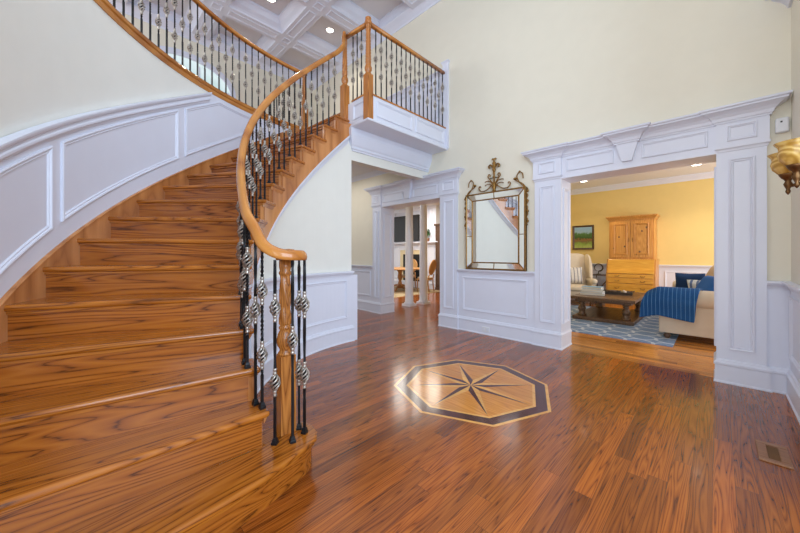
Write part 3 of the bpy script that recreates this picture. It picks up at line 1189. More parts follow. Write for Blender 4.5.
# upstairs wainscot on the back wall
t = MB()
UP = [(q[0], q[1] - .985) for q in RAIL]
z1 = 4.36
t.box(-7.6, YW - .006, FL2, BX - .05, YW, z1 - .05)
t.run([(BX - .05, YW - .006), (-7.6, YW - .006)], UP, z1)
t.run([(BX - .05, YW - .006), (-7.6, YW - .006)], BASE, FL2)
for a, b in ((-4.0, -3.42), (-4.9, -4.12), (-5.9, -5.02), (-7.0, -6.02)):
    panel_y(t, a, b, FL2 + .32, z1 - .13, YW - .006)
t.box(BX - .06, YW - .035, 3.0, BX + .05, YW, 4.46)
t.run([(BX + .05, YW), (BX + .05, YW - .035), (BX - .06, YW - .035), (BX - .06, YW)], CAP, 4.42)
struct('trim_12', t, M['trim'])

# arched window in the far gallery wall
XW = -7.6
yc, hwid, zs_, zr = 1.50, .80, 4.72, .46
t = MB()
arcp = [(yc + hwid * math.cos(q), zs_ + zr * math.sin(q)) for q in frange(0, PI, 25)]
outer = [(yc - hwid, 3.45)] + arcp[::-1] + [(yc + hwid, 3.45)]
path3 = [(XW, y, z) for y, z in outer]
wd = .11
rings = []
for i, (y, z) in enumerate(outer):
    d = Vector((y - yc, max(0, z - zs_) * hwid / zr))
    if z < zs_:
        d = Vector((1 if y > yc else -1, 0))
    d.normalize()
    rings.append([(XW, y, z), (XW + .05, y, z), (XW + .05, y + d.x * wd, z + d.y * wd), (XW, y + d.x * wd, z + d.y * wd)])
t.rings(rings, smooth=False)
for y in (yc - .22, yc + .22):
    t.box(XW, y - .012, 3.45, XW + .03, y + .012, zs_ + .37)
t.box(XW, yc - hwid, zs_ - .02, XW + .03, yc + hwid, zs_ + .02)
win = struct('window_1', t, M['trim'])
pane = MB()
pane.add([(XW + .012, y, z) for y, z in outer], [tuple(range(len(outer)))])
tw = NT('bright_window')
tcw = tw.n('TexCoord').outputs['Object']
nzw = tw.noise(tcw, 1.6, 4)
cw = tw.ramp(nzw, [(.35, lin(196, 222, 222)), (.6, lin(220, 236, 240)), (.78, lin(196, 222, 204))])
tw.l(cw, tw.p.inputs['Emission Color'])
tw.p.inputs['Emission Strength'].default_value = .85
tw.p.inputs['Base Color'].default_value = (.1, .12, .12, 1)
tw.p.inputs['Roughness'].default_value = .1
pane.build('pane', tw.m, win)

# ------------------------------------------------------------------ living room shell
t = MB()
t.box(-3.15, 9.3, 0, 2.6, 9.42, 3.0)
struct('wall_living', t, M['yellow'])
struct('wall_dividing', MB().box(-3.2, 4.74, 0, -3.1, 9.4, 3.0), M['yellow'])
t = MB()
t.box(-3.1, 9.294, 0, 2.6, 9.3, .93)
for a, b in ((-2.95, -2.1), (-1.9, -1.0), (-.85, .1), (.25, 1.2)):
    panel_y(t, a, b, .33, .84, 9.294)
t.run([(2.6, 9.294), (-3.1, 9.294)], RAIL)
t.run([(2.6, 9.294), (-3.1, 9.294)], BASE)
t.run([(2.6, 9.3), (-3.1, 9.3)], [(0, 0), (.02, 0), (.03, .03), (.07, .07), (.1, .1), (.1, .12), (0, .12)], 2.81)
struct('trim_13', t, M['trim'])

# ------------------------------------------------------------------ family room shell
FY = 8.75
struct('wall_family', MB().box(-10.5, FY + .25, 0, -3.2, FY + .4, 3.0), M['beige'])
t = MB()
t.run([(-3.2, FY + .25), (-10.5, FY + .25)], BASE)
t.run([(-3.2, FY + .25), (-10.5, FY + .25)], CROWN, 2.82)
struct('trim_14', t, M['trim'])

# ================================================================== OBJECTS OF THE FOYER
# ------------------------------------------------------------------ floor medallion
MC = (-1.63, 2.562)
md = thing('floor_medallion', 'octagonal inlaid wood medallion with an eight pointed compass star set in the oak floor', 'medallion', (MC[0], MC[1], 0))


def octo(r):
    return [(MC[0] + r * math.cos(R_(45 * i + .5)), MC[1] + r * math.sin(R_(45 * i + .5))) for i in range(8)]


def ring_mb(r0, r1, z):
    a, b = octo(r0), octo(r1)
    mb = MB()
    for i in range(8):
        j = (i + 1) % 8
        mb.prism([a[i], b[i], b[j], a[j]], .0002, z)
    return mb


ring_mb(.692, .718, .0012).build('outer_border', M['inlay_light'], md)
ring_mb(.60, .692, .0012).build('dark_border', M['inlay_dark'], md)
ring_mb(.575, .60, .0012).build('inner_border', M['inlay_light'], md)
mb = MB()
o8 = octo(.575)
mb.prism(o8, .0002, .0011)
mb.build('field', M['inlay_mid'], md)
dk, lt = MB(), MB()
for i in range(8):
    a = R_(45 * i + .5)
    L = .56
    r = .125
    tip = (MC[0] + L * math.cos(a), MC[1] + L * math.sin(a))
    lft = (MC[0] + r * math.cos(a + PI / 8), MC[1] + r * math.sin(a + PI / 8))
    rgt = (MC[0] + r * math.cos(a - PI / 8), MC[1] + r * math.sin(a - PI / 8))
    dk.prism([MC, rgt, tip], .0004, .0016)
    lt.prism([MC, tip, lft], .0004, .0016)
dk.build('star_dark_points', M['inlay_dark'], md)
lt.build('star_light_points', M['inlay_light'], md)

# ------------------------------------------------------------------ floor vent
vt = thing('floor_vent', 'wooden floor vent with a dark grille near the right wall', 'vent', (.24, 2.99, 0))
mb = MB()
x0, x1, y0, y1 = .172, .305, 2.845, 3.125
b = .042
mb.box(x0, y0, 0, x1, y0 + b, .009).box(x0, y1 - b, 0, x1, y1, .009).box(x0, y0 + b, 0, x0 + b, y1 - b, .009).box(x1 - b, y0 + b, 0, x1, y1 - b, .009)
mb.build('frame', M['brown'], vt, bevel=.003)
mb = MB().box(x0 + b, y0 + b, .0002, x1 - b, y1 - b, .002)
for i in range(1, 16):
    y = y0 + b + (y1 - y0 - 2 * b) * i / 16
    mb.box(x0 + b, y - .003, .002, x1 - b, y + .003, .006)
mb.build('grille', M['vent'], vt)

# ------------------------------------------------------------------ wall outlet in the baseboard
ol = thing('wall_outlet', 'white electrical outlet set in the baseboard below the gold mirror', 'outlet', (-2.49, YW - .03, .08))
MB().box(-2.55, YW - .036, .045, -2.43, YW - .028, .118).build('cover_plate', M['plastic'], ol, bevel=.003)
mb = MB()
for x in (-2.52, -2.46):
    mb.box(x - .016, YW - .0385, .063, x + .016, YW - .036, .1)
mb.build('socket', M['trim'], ol, bevel=.002)

# ------------------------------------------------------------------ motion sensor
ms = thing('motion_sensor', 'small white motion sensor high on the wall beside the cased opening', 'sensor', (.395, YW, 2.35))
MB().box(.357, YW - .05, 2.285, .437, YW, 2.415).build('housing', M['plastic'], ms, bevel=.014, seg=3)
MB().box(.385, YW - .053, 2.37, .397, YW - .049, 2.382).build('lens', M['black'], ms)

# ------------------------------------------------------------------ sconce on the right wall
sc = thing('wall_sconce', 'bronze wall sconce with two ribbed amber glass shades on the right wall', 'sconce', (XR, 2.63, 1.62))
mb = MB().lathe([(.0, 0), (.05, 0), (.062, .008), (.05, .018), (.03, .024), (.022, .04), (.0, .045)], (0, 0, 0), 24)
mb.v = [(XR - z, 2.63 + x, 1.62 + y * 1.6) for x, y, z in mb.v]
mb.build('backplate', M['bronze'], sc)
SH = [(.018, 0), (.045, .012), (.068, .04), (.076, .07), (.07, .1), (.073, .115), (.09, .135), (.086, .136), (.068, .117), (.066, .1), (.072, .07), (.063, .042), (.042, .018), (.012, .006)]
for (sx, sy, sz) in ((.275, 2.77, 1.655), (.275, 2.49, 1.650)):
    arm = [(XR - .04, 2.63, 1.62), (XR - .08, 2.64 if sy > 2.6 else 2.62, 1.612), (sx + .06, (sy + 2.63) / 2, 1.605), (sx + .015, sy, 1.60), (sx, sy, 1.61), (sx, sy, 1.64)]
    o = MB().tube(smooth_pts(arm, 5), .009, 8).build('arm', M['bronze'], sc)
    mb = MB().lathe([(.001, -.105), (.008, -.095), (.011, -.085), (.007, -.075), (.013, -.06), (.018, -.045), (.011, -.03), (.016, -.02), (.026, -.01), (.034, .004), (.036, .012), (.02, .016)], (sx, sy, sz), 16, fn=lambda a, z: 1 + .12 * math.sin(6 * a) if z < -.01 else 1)
    mb.build('finial_cup', M['bronze'], sc)
    MB().lathe([(r_ * .86, z_ * .9) for r_, z_ in SH], (sx, sy, sz + .004), 32, fn=lambda a, z: 1 + .012 * math.sin(10 * a + 40 * z)).build('glass_shade', M['shade'], sc)

# ------------------------------------------------------------------ gold mirror
mx0, mx1, mz0, mz1 = -2.832, -1.868, .987, 2.155
ym = YW - .006
mr = thing('wall_mirror', 'antique gold framed mirror with scrolled fleur-de-lis crest above the chair rail', 'mirror', ((mx0 + mx1) / 2, ym, mz0))
MB().box(mx0, ym - .02, mz0, mx1, ym, mz1).build('back_board', M['gold'], mr)
bw = .11
MB().box(mx0 + bw, ym - .026, mz0 + bw, mx1 - bw, ym - .02, mz1 - bw).build('mirror_glass', M['mirror'], mr)
gp = [[(mx0 + .02, mz0 + .02), (mx1 - .02, mz0 + .02), (mx1 - bw, mz0 + bw), (mx0 + bw, mz0 + bw)],
      [(mx1 - .02, mz0 + .02), (mx1 - .02, mz1 - .02), (mx1 - bw, mz1 - bw), (mx1 - bw, mz0 + bw)],
      [(mx1 - .02, mz1 - .02), (mx0 + .02, mz1 - .02), (mx0 + bw, mz1 - bw), (mx1 - bw, mz1 - bw)],
      [(mx0 + .02, mz1 - .02), (mx0 + .02, mz0 + .02), (mx0 + bw, mz0 + bw), (mx0 + bw, mz1 - bw)]]
for q in gp:
    # border panes tilt outward: outer edge stands further from the wall
    ys = [ym - .044, ym - .044, ym - .027, ym - .027]
    f = [(x, y, z) for (x, z), y in zip(q, ys)]
    bk = [(x, y + .004, z) for x, y, z in f]
    MB().hexa(bk, f).build('border_pane', M['mirror_old'], mr)
mb = MB()
FRP = [(0, 0), (0, .05), (.006, .056), (.016, .056), (.022, .05), (.022, 0)]
mb.loop([(mx0, ym, mz0), (mx1, ym, mz0), (mx1, ym, mz1), (mx0, ym, mz1)], (0, -1, 0), FRP)
mb.loop([(mx0 + bw - .012, ym, mz0 + bw - .012), (mx1 - bw + .012, ym, mz0 + bw - .012), (mx1 - bw + .012, ym, mz1 - bw + .012), (mx0 + bw - .012, ym, mz1 - bw + .012)], (0, -1, 0),
        [(0, 0), (0, .034), (.005, .04), (.013, .04), (.018, .034), (.018, 0)])
for (a, b_) in (((mx0, mz0), (mx0 + bw, mz0 + bw)), ((mx1, mz0), (mx1 - bw, mz0 + bw)), ((mx1, mz1), (mx1 - bw, mz1 - bw)), ((mx0, mz1), (mx0 + bw, mz1 - bw))):
    mb.tube([(a[0], ym - .046, a[1]), (b_[0], ym - .032, b_[1])], .006, 6)
cxm = (mx0 + mx1) / 2
for p, q in (((cxm, mz0), (cxm, mz0 + bw)), ((cxm, mz1), (cxm, mz1 - bw)), ((mx0, 1.5), (mx0 + bw, 1.5)), ((mx1, 1.5), (mx1 - bw, 1.5))):
    mb.tube([(p[0], ym - .046, p[1]), (q[0], ym - .032, q[1])], .006, 6)
mb.build('frame', M['gold'], mr)


def xz(pts, n=5):
    return [(p.x, ym - .03, p.z) for p in smooth_pts([(cxm + a, 0, mz1 + b) for a, b in pts], n)]


mb = MB()
# central stem with fleur-de-lis
mb.v = []
stem = MB().lathe([(.012, 0), (.03, .01), (.02, .03), (.034, .06), (.016, .1), (.03, .12), (.012, .135), (.012, .2), (.024, .215), (.012, .23), (.018, .3), (.03, .32), (.014, .345), (.02, .38), (.028, .42), (.012, .45), (.01, .47)], (cxm, ym - .03, mz1), 12)
mb.add(stem.v, stem.f, True)
for s_ in (-1, 1):
    mb.tube(xz([(.01 * s_, .34), (.035 * s_, .38), (.06 * s_, .40), (.085 * s_, .385), (.082 * s_, .36), (.066 * s_, .358)]), .013, 6)      # fleur side petals
    mb.tube(xz([(0, .44), (.006 * s_, .475), (.024 * s_, .485), (.03 * s_, .468)]), .011, 6)
    mb.tube(xz([(.01 * s_, .12), (.04 * s_, .145), (.07 * s_, .19), (.098 * s_, .225), (.085 * s_, .26), (.06 * s_, .245), (.07 * s_, .222)]), .009, 6)    # upper scroll
    mb.tube(xz([(.012 * s_, .09), (.06 * s_, .15), (.12 * s_, .165), (.15 * s_, .155)]), .0075, 6)
    mb.tube(xz([(.015 * s_, .05), (.06 * s_, .11), (.12 * s_, .115), (.15 * s_, .1)]), .0065, 6)
    mb.tube(xz([(.015 * s_, .12), (.08 * s_, .06), (.15 * s_, .025), (.22 * s_, .03), (.255 * s_, .075), (.235 * s_, .105), (.22 * s_, .085)]), .009, 6)   # long scroll
    mb.tube(xz([(.47 * s_, .0), (.43 * s_, .05), (.36 * s_, .09), (.32 * s_, .125)]), .008, 6)     # corner sprigs
    mb.tube(xz([(.46 * s_, .0), (.39 * s_, .07), (.35 * s_, .16), (.385 * s_, .215), (.43 * s_, .19), (.44 * s_, .12)]), .008, 6)
    mb.lathe([(.001, -.02), (.02, -.012), (.026, 0), (.02, .012), (.001, .02)], (cxm + .325 * s_, ym - .032, mz1 + .13), 8)
    mb.lathe([(.001, -.018), (.014, -.01), (.018, 0), (.012, .01), (.001, .016)], (cxm + .39 * s_, ym - .032, mz1 + .22), 8)
    mb.box(cxm - .07, ym - .036, mz1 + .195, cxm + .07, ym - .026, mz1 + .205)
mb.build('crest', M['gold'], mr)
mb = MB()
for s_, xe in ((-1, mx0), (1, mx1)):
    zz = [mz1 - .02 - .012 * i for i in range(44)]
    mb.tube([(xe + s_ * (.014 + .008 * math.sin(i * .9)), ym - .028, z) for i, z in enumerate(zz)], .007, 6)
    for q in (.06, .2, .34, .48):
        mb.lathe([(.001, -.022), (.014, -.01), (.017, .004), (.009, .016), (.001, .024)], (xe + s_ * .022, ym - .03, mz1 - q), 8)
mb.build('side_drop', M['gold'], mr)


# ------------------------------------------------------------------ recessed lights
def downlight(x, y, z, label, power, group=None, col=(1, .9, .75), r=.075):
    t = thing('ceiling_light', label, 'light', (x, y, z), 0, group)
    MB().lathe([(r, 0), (r + .02, 0), (r + .022, -.006), (r, -.01), (r - .004, -.002)], (x, y, z), 24).build('trim_ring', M['plastic'], t)
    MB().lathe([(.001, -.003), (r, -.003), (r, -.001), (.001, -.001)], (x, y, z), 24).build('lamp', M['lamp'], t)
    l = bpy.data.lights.new('downlight', 'SPOT')
    l.energy = power
    l.color = col
    l.spot_size = R_(120)
    l.spot_blend = .7
    l.shadow_soft_size = .06
    o = bpy.data.objects.new('downlight', l)
    COL.objects.link(o)
    o.parent = t
    o.location = (0, 0, -.03)
    return t


downlight(-5.79, 2.45, ZC, 'recessed ceiling light beside the smoke detector in the coffered ceiling', 40)
downlight(-5.73, 3.66, ZC, 'recessed ceiling light above the stair head in its own coffer', 40)
downlight(-2.22, 8.3, 2.93, 'recessed ceiling light in the yellow living room above the landscape painting', 40)
downlight(-.29, 8.28, 2.93, 'recessed ceiling light in the yellow living room above the sofa', 40)
sd = thing('smoke_detector', 'round white smoke detector in the coffered ceiling', 'smoke detector', (-5.45, 2.63, ZC))
MB().lathe([(.001, -.03), (.05, -.03), (.06, -.024), (.065, 0), (.001, 0)], (-5.45, 2.63, ZC), 24).build('casing', M['plastic'], sd)
MB().lathe([(.001, -.036), (.02, -.036), (.022, -.03), (.001, -.03)], (-5.45, 2.63, ZC), 16).build('vent', M['bookgrey'], sd)


# ================================================================== LIVING ROOM
def superbox(c, sx, sy, sz, p=3.2, n=18, m=12, fn=None):
    """soft cushion: superellipsoid with half sizes"""
    rings = []
    e = 2 / p
    sg = lambda v: (1 if v >= 0 else -1) * abs(v) ** e
    for i in range(m + 1):
        f = -PI / 2 + PI * i / m
        f = max(-PI / 2 + .02, min(PI / 2 - .02, f))
        ring = []
        for j in range(n):
            a = 2 * PI * j / n
            x, y, z = sg(math.cos(f)) * sg(math.cos(a)), sg(math.cos(f)) * sg(math.sin(a)), sg(math.sin(f))
            ring.append((c[0] + sx * x, c[1] + sy * y, c[2] + sz * z))
        rings.append(ring)
    return MB().rings(rings)


def pillow_mb(wd, ht, th, n=14):
    """square throw pillow standing in its own x-z plane, centre at the origin"""
    mb = MB()
    for s_ in (1, -1):
        vs, fs = [], []
        for i in range(n + 1):
            for j in range(n + 1):
                u, v = -1 + 2 * i / n, -1 + 2 * j / n
                k_ = (1 - u ** 4) * (1 - v ** 4)
                pin = 1 - .07 * (1 - abs(u)) * abs(v) ** 2
                pin2 = 1 - .07 * (1 - abs(v)) * abs(u) ** 2
                vs.append((u * wd / 2 * pin2, s_ * th / 2 * max(0, k_) ** .55, v * ht / 2 * pin))
        for i in range(n):
            for j in range(n):
                q = [i * (n + 1) + j, (i + 1) * (n + 1) + j, (i + 1) * (n + 1) + j + 1, i * (n + 1) + j + 1]
                fs.append(q if s_ < 0 else q[::-1])
        mb.add(vs, fs, True)
    return mb


def place(o, loc, rx=0, ry=0, rz=0):
    o.location = loc
    o.rotation_euler = (R_(rx), R_(ry), R_(rz))
    return o


# rug
rg = MB().box(-3.05, 5.48, 0, -.42, 8.35, .010).build('area_rug', M['rug'])
tag(rg, 'pale blue and white trellis rug under the coffee table', 'rug')

# secretary cabinet of knotty pine
sx0, sx1 = -1.83, -.985
sb = 9.29
sec = thing('secretary_cabinet', 'tall knotty pine secretary cabinet with slant lid desk against the yellow wall', 'cabinet', ((sx0 + sx1) / 2, sb, 0))
yu, yl = 8.86, 8.72              # fronts of the upper and lower case
lx0, lx1 = sx0 - .035, sx1 + .035
mb = MB().box(sx0, yu, 1.11, sx1, sb, 2.02)
mb.build('upper_case', M['pine'], sec, bevel=.004)
mb = MB()
CRN = [(0, 0), (.015, 0), (.015, .015), (.025, .03), (.05, .06), (.06, .068), (.06, .09), (0, .09)]
mb.run([(sx1, sb), (sx1, yu), (sx0, yu), (sx0, sb)], CRN, 2.01)
mb.box(sx0, yu, 2.01, sx1, sb, 2.098)
mb.build('cornice', M['pine'], sec)
xm = (sx0 + sx1) / 2
for (a, b_) in ((sx0 + .035, xm - .004), (xm + .004, sx1 - .035)):
    mb = MB()
    mb.box(a, yu - .02, 1.15, b_, yu, 1.985)
    d = mb.build('door', M['pine'], sec, bevel=.003)
    mb = MB()
    panel_y(mb, a + .06, b_ - .06, 1.215, 1.92, yu - .02, PANEL)
    mb.box(a + .1, yu - .027, 1.255, b_ - .1, yu - .02, 1.88)
    mb.build('door_panel', M['pine'], d)
    hx = b_ - .03 if b_ < xm else a + .03
    mb = MB().box(hx - .006, yu - .024, 1.5, hx + .006, yu - .02, 1.6)
    mb.lathe([(.004, 0), (.009, .006), (.011, .014), (.006, .02), (.001, .022)], (hx, yu - .03, 1.545), 10)
    mb.build('door_pull', M['gold'], d)
# knots: small dark ovals in the pine
mb = MB()
for (kx, kz) in ((-1.63, 1.62), (-1.52, 1.4), (-1.24, 1.28), (-1.2, 1.74), (-1.12, 1.82), (-1.73, 1.36), (-1.3, 1.22)):
    mb.add([(kx + .016 * math.cos(q), yu - .0285, kz + .022 * math.sin(q)) for q in frange(0, 2 * PI, 9)[:-1]] + [(kx + .016 * math.cos(q), yu - .0265, kz + .022 * math.sin(q)) for q in frange(0, 2 * PI, 9)[:-1]],
           [tuple(range(8)), tuple(range(8, 16))] + [(i, (i + 1) % 8, 8 + (i + 1) % 8, 8 + i) for i in range(8)])
mb.build('wood_knots', M['darkwood'], sec)
mb = MB()
mb.hexa([(lx0, yl, .08), (lx1, yl, .08), (lx1, sb, .08), (lx0, sb, .08)], [(lx0, yl, .775), (lx1, yl, .775), (lx1, sb, .775), (lx0, sb, .775)])
mb.hexa([(lx0, yl + .012, .775), (lx1, yl + .012, .775), (lx1, sb, .775), (lx0, sb, .775)], [(lx0, yu - .03, 1.11), (lx1, yu - .03, 1.11), (lx1, sb, 1.11), (lx0, sb, 1.11)])
mb.build('lower_case', M['pine'], sec, bevel=.004)
lid = MB().hexa([(lx0 + .03, yl - .012, .785), (lx1 - .03, yl - .012, .785), (lx1 - .03, yl + .014, .785), (lx0 + .03, yl + .014, .785)], [(lx0 + .03, yu - .054, 1.1), (lx1 - .03, yu - .054, 1.1), (lx1 - .03, yu - .028, 1.1), (lx0 + .03, yu - .028, 1.1)]).build('slant_lid', M['pineh'], sec, bevel=.004)
zs2 = [(.69, .765), (.565, .675), (.36, .55), (.13, .345)]
for (a, b_) in zs2:
    d = MB().box(lx0 + .035, yl - .014, a, lx1 - .035, yl, b_).build('drawer', M['pineh'], sec, bevel=.004)
    for hx in (lx0 + .22, lx1 - .22):
        mb = MB().tube([(hx - .04, yl - .016, (a + b_) / 2 + .01), (hx - .03, yl - .035, (a + b_) / 2 - .012), (hx + .03, yl - .035, (a + b_) / 2 - .012), (hx + .04, yl - .016, (a + b_) / 2 + .01)], .006, 6)
        mb.build('drawer_pull', M['gold'], d)
MB().box(lx0 - .012, yl - .012, 0, lx1 + .012, sb, .09).build('plinth', M['pine'], sec, bevel=.004)

# landscape painting
pt_ = thing('painting', 'small dark framed landscape painting of trees on the yellow wall', 'painting', (-2.5, 9.3, 1.66))
mb = MB()
px0, px1, pz0, pz1 = -2.75, -2.25, 1.345, 1.975
mb.loop([(px0, 9.298, pz0), (px1, 9.298, pz0), (px1, 9.298, pz1), (px0, 9.298, pz1)], (0, -1, 0), [(0, 0), (0, .03), (.01, .036), (.025, .028), (.045, .014), (.045, 0)])
mb.build('frame', M['darkwood'], pt_)
MB().box(px0 + .04, 9.286, pz0 + .04, px1 - .04, 9.294, pz1 - .04).build('canvas', M['painting'], pt_)

# wing chair with its pillow
wc = thing('wing_chair', 'cream linen wing chair with a striped pillow beside the pine cabinet', 'armchair', (-2.50, 8.52, .010), R_(28))
L_ = dict(parent=wc, local=True)
superbox((0, -.02, .40), .33, .36, .085).build('seat_cushion', M['linen'], **L_)
MB().box(-.34, -.33, .22, .34, .34, .34).build('seat_frame', M['linen'], bevel=.03, seg=3, **L_)
mb = MB()
rings = []
for z, y, hw_, th in ((.3, .25, .36, .07), (.5, .28, .36, .08), (.8, .33, .36, .08), (1.08, .37, .36, .07), (1.19, .385, .34, .06), (1.24, .39, .24, .04)):
    rings.append([(x * hw_, y + dy * th, z) for x, dy in ((-1, -.5), (-.5, -1), (0, -1.1), (.5, -1), (1, -.5), (1, .5), (.5, 1), (0, 1), (-.5, 1), (-1, .5))])
mb.rings(rings)
mb.build('backrest', M['linen'], subsurf=1, **L_)
for s_ in (-1, 1):
    mb = MB()
    rings = []
    for y, zt_, zb_ in ((.44, 1.16, .5), (.36, 1.21, .5), (.26, 1.22, .52), (.16, 1.19, .54), (.08, 1.08, .56), (.03, .88, .58), (-.02, .68, .58)):
        xx = s_ * (.34 + .16 * max(0, .36 - y) * (1 if y > .1 else 1 - (.1 - y) * 4))
        rings.append([(xx - .035, y, zb_), (xx + .035, y, zb_), (xx + .05, y, zt_ - .03), (xx, y - .005, zt_ + .015), (xx - .05, y, zt_ - .03)])
    mb.rings(rings)
    mb.build('wing', M['linen'], subsurf=1, **L_)
    mb = MB()
    rings = []
    for y, r_ in ((.3, .05), (.1, .055), (-.15, .062), (-.28, .068), (-.34, .05)):
        rings.append([(s_ * .37 + r_ * 1.05 * math.cos(q), y, .575 + r_ * math.sin(q)) for q in frange(0, 2 * PI, 13)[:-1]])
    mb.rings(rings)
    mb.box(s_ * .37 - .035, -.3, .3, s_ * .37 + .035, .32, .56)
    mb.build('arm', M['linen'], **L_)
for (x, y) in ((-.29, -.29), (.29, -.29), (-.29, .3), (.29, .3)):
    MB().tube([(x, y, .25), (x, y + (.05 if y > 0 else 0), 0)], [.028, .018], 10).build('leg', M['walnutz'], **L_)
pp = pillow_mb(.42, .42, .15).build('throw_pillow', M['stripepillow'])
place(pp, (-2.53, 8.58, .705), -18, 0, 30)
tag(pp, 'white pillow with grey stripes leaning on the wing chair', 'pillow')

# scrolled metal side table
sdt = thing('side_table', 'small scrolled iron table behind the wing chair', 'side table', (-2.09, 9.04, 0))
c0 = (-2.09, 9.04)
MB().lathe([(.001, .70), (.19, .70), (.2, .708), (.2, .72), (.19, .726), (.001, .726)], (*c0, 0), 24).build('table_top', M['darkmetal'], sdt)
for i in range(3):
    a = 2 * PI * i / 3 + .5
    ps = [(.17, .70), (.2, .6), (.08, .45), (.06, .3), (.14, .15), (.2, .03), (.22, .008), (.235, .02)]
    MB().tube(smooth_pts([(c0[0] + r * math.cos(a), c0[1] + r * math.sin(a), z) for r, z in ps], 4), .009, 6).build('leg', M['darkmetal'], sdt)
bd = thing('metal_sculpture', 'curled dark metal ornament on the small iron side table', 'ornament', (-2.09, 9.04, .726))
MB().lathe([(.001, 0), (.05, 0), (.05, .012), (.012, .02), (.01, .08), (.001, .085)], (*c0, .726), 14).build('stand', M['darkmetal'], bd)
MB().tube([(c0[0] + .09 * math.cos(q), c0[1], .726 + .165 + .09 * math.sin(q)) for q in frange(-1.4, 4.2, 22)], frange(.018, .008, 22), 8).build('curl', M['darkmetal'], bd)

# coffee table
cx0, cx1, cy0, cy1 = -1.95, -1.0, 6.55, 8.08
ct = thing('coffee_table', 'weathered dark wood coffee table with turned legs and low shelf on the blue rug', 'coffee table', ((cx0 + cx1) / 2, (cy0 + cy1) / 2, .010))
MB().box(cx0 - .02, cy0 - .02, .385, cx1 + .02, cy1 + .02, .44).build('table_top', M['walnut'], ct, bevel=.01)
MB().box(cx0 + .04, cy0 + .04, .345, cx1 - .04, cy1 - .04, .386).build('apron', M['walnut'], ct, bevel=.004)
MB().box(cx0, cy0, .012, cx1, cy1, .075).build('shelf', M['walnut'], ct, bevel=.008)
LEG = [(.075, 0), (.075, .025), (.055, .035), (.06, .05), (.045, .065), (.058, .1), (.068, .13), (.06, .16), (.038, .19), (.034, .2), (.048, .21), (.048, .225), (.036, .235), (.06, .255), (.065, .27)]
for x in (cx0 + .13, cx1 - .13):
    for y in (cy0 + .14, cy1 - .14):
        MB().lathe(LEG, (x, y, .075), 20).build('leg', M['walnutz'], ct)

# books on the table
zb_ = .44
books = [('white', .40, .29, .035, 3, 'white book at the bottom of the stack on the coffee table'),
         ('grey', .37, .28, .03, -4, 'pale grey book second from the bottom of the coffee table stack'),
         ('white', .36, .27, .045, 5, 'thick white book just under the top of the coffee table stack'),
         ('blue', .33, .25, .04, -6, 'light blue book lying on top of the coffee table stack')]
for c_, bw_, bd_, bh_, rz_, lab in books:
    b0 = thing('book', lab, 'book', (-1.73, 7.05, zb_), R_(rz_ + 8), 'books on the coffee table')
    mm = M['book' + c_]
    mb = MB().box(-bw_ / 2, -bd_ / 2, 0, bw_ / 2, bd_ / 2, .004).box(-bw_ / 2, -bd_ / 2, bh_ - .004, bw_ / 2, bd_ / 2, bh_).box(-bw_ / 2, -bd_ / 2, .004, -bw_ / 2 + .004, bd_ / 2, bh_ - .004)
    mb.build('cover', mm, b0, local=True)
    MB().box(-bw_ / 2 + .005, -bd_ / 2 + .004, .004, bw_ / 2 - .005, bd_ / 2 - .004, bh_ - .004).build('pages', M['paper'], b0, local=True)
    zb_ += bh_ + .0005
# tray
ty = thing('tray', 'dark metal tray on the coffee table beside the stack of books', 'tray', (-1.42, 7.45, .44), R_(6))
mb = MB().box(-.26, -.17, 0, .26, .17, .012)
mb.build('base', M['darkmetal'], ty, local=True, bevel=.004)
mb = MB()
mb.run([(-.26, -.17), (.26, -.17), (.26, .17), (-.26, .17)], [(0, .012), (.012, .012), (.008, .05), (-.004, .055), (-.006, .05)], closed=True)
mb.build('rim', M['darkmetal'], ty, local=True)
for s_ in (-1, 1):
    MB().tube([(s_ * .255, -.06, .045), (s_ * .29, -.05, .07), (s_ * .29, .05, .07), (s_ * .255, .06, .045)], .007, 6).build('handle', M['darkmetal'], ty, local=True)
bw = MB().lathe([(.001, 0), (.05, 0), (.07, .02), (.09, .05), (.085, .052), (.065, .024), (.001, .01)], (-1.50, 7.45, .4525), 20).build('bowl', M['walnut'])
tag(bw, 'shallow dark bowl standing in the metal tray', 'bowl')
bw = MB().lathe([(.001, 0), (.045, 0), (.05, .01), (.05, .05), (.02, .06), (.012, .07), (.001, .075)], (-1.30, 7.48, .4525), 20).build('lidded_box', M['pewter'])
tag(bw, 'small round silver box standing in the metal tray', 'box')

# sofa, its arm end towards the opening
fx0, fx1, fy0, fy1 = -.60, .36, 5.9, 8.15
sf = thing('sofa', 'oatmeal linen sofa with rolled arm seen end on in the yellow living room', 'sofa', ((fx0 + fx1) / 2, (fy0 + fy1) / 2, .010))
MB().box(fx0, fy0 + .06, .1, fx1 - .003, fy1 - .06, .36).build('base', M['sofa'], sf, bevel=.02, seg=3)
for (a, b_) in ((fy0, fy0 + .24), (fy1 - .24, fy1)):
    mb = MB().box(fx0 - .008, a + .03, .095, fx1 - .002, b_ - .03, .58)
    rc = (a + b_) / 2 + (-.02 if a == fy0 else .02)
    rings = []
    for x, r_ in ((fx0 - .015, .08), (fx0, .118), (fx0 + .05, .128), (fx1 - .1, .128), (fx1, .12)):
        rings.append([(x, rc + r_ * math.cos(q), .595 + r_ * math.sin(q)) for q in frange(0, 2 * PI, 21)[:-1]])
    mb.rings(rings)
    mb.build('arm', M['sofa'], sf, bevel=.012)
mb = MB().box(fx1 - .2, fy0 + .1, .3, fx1, fy1 - .1, .8)
mb.build('backrest', M['sofa'], sf, bevel=.06, seg=4)
for (a, b_) in ((fy0 + .22, 7.02), (7.03, fy1 - .22)):
    superbox((fx0 + .37, (a + b_) / 2, .43), .385, (b_ - a) / 2, .085, 4).build('seat_cushion', M['sofa'], sf)
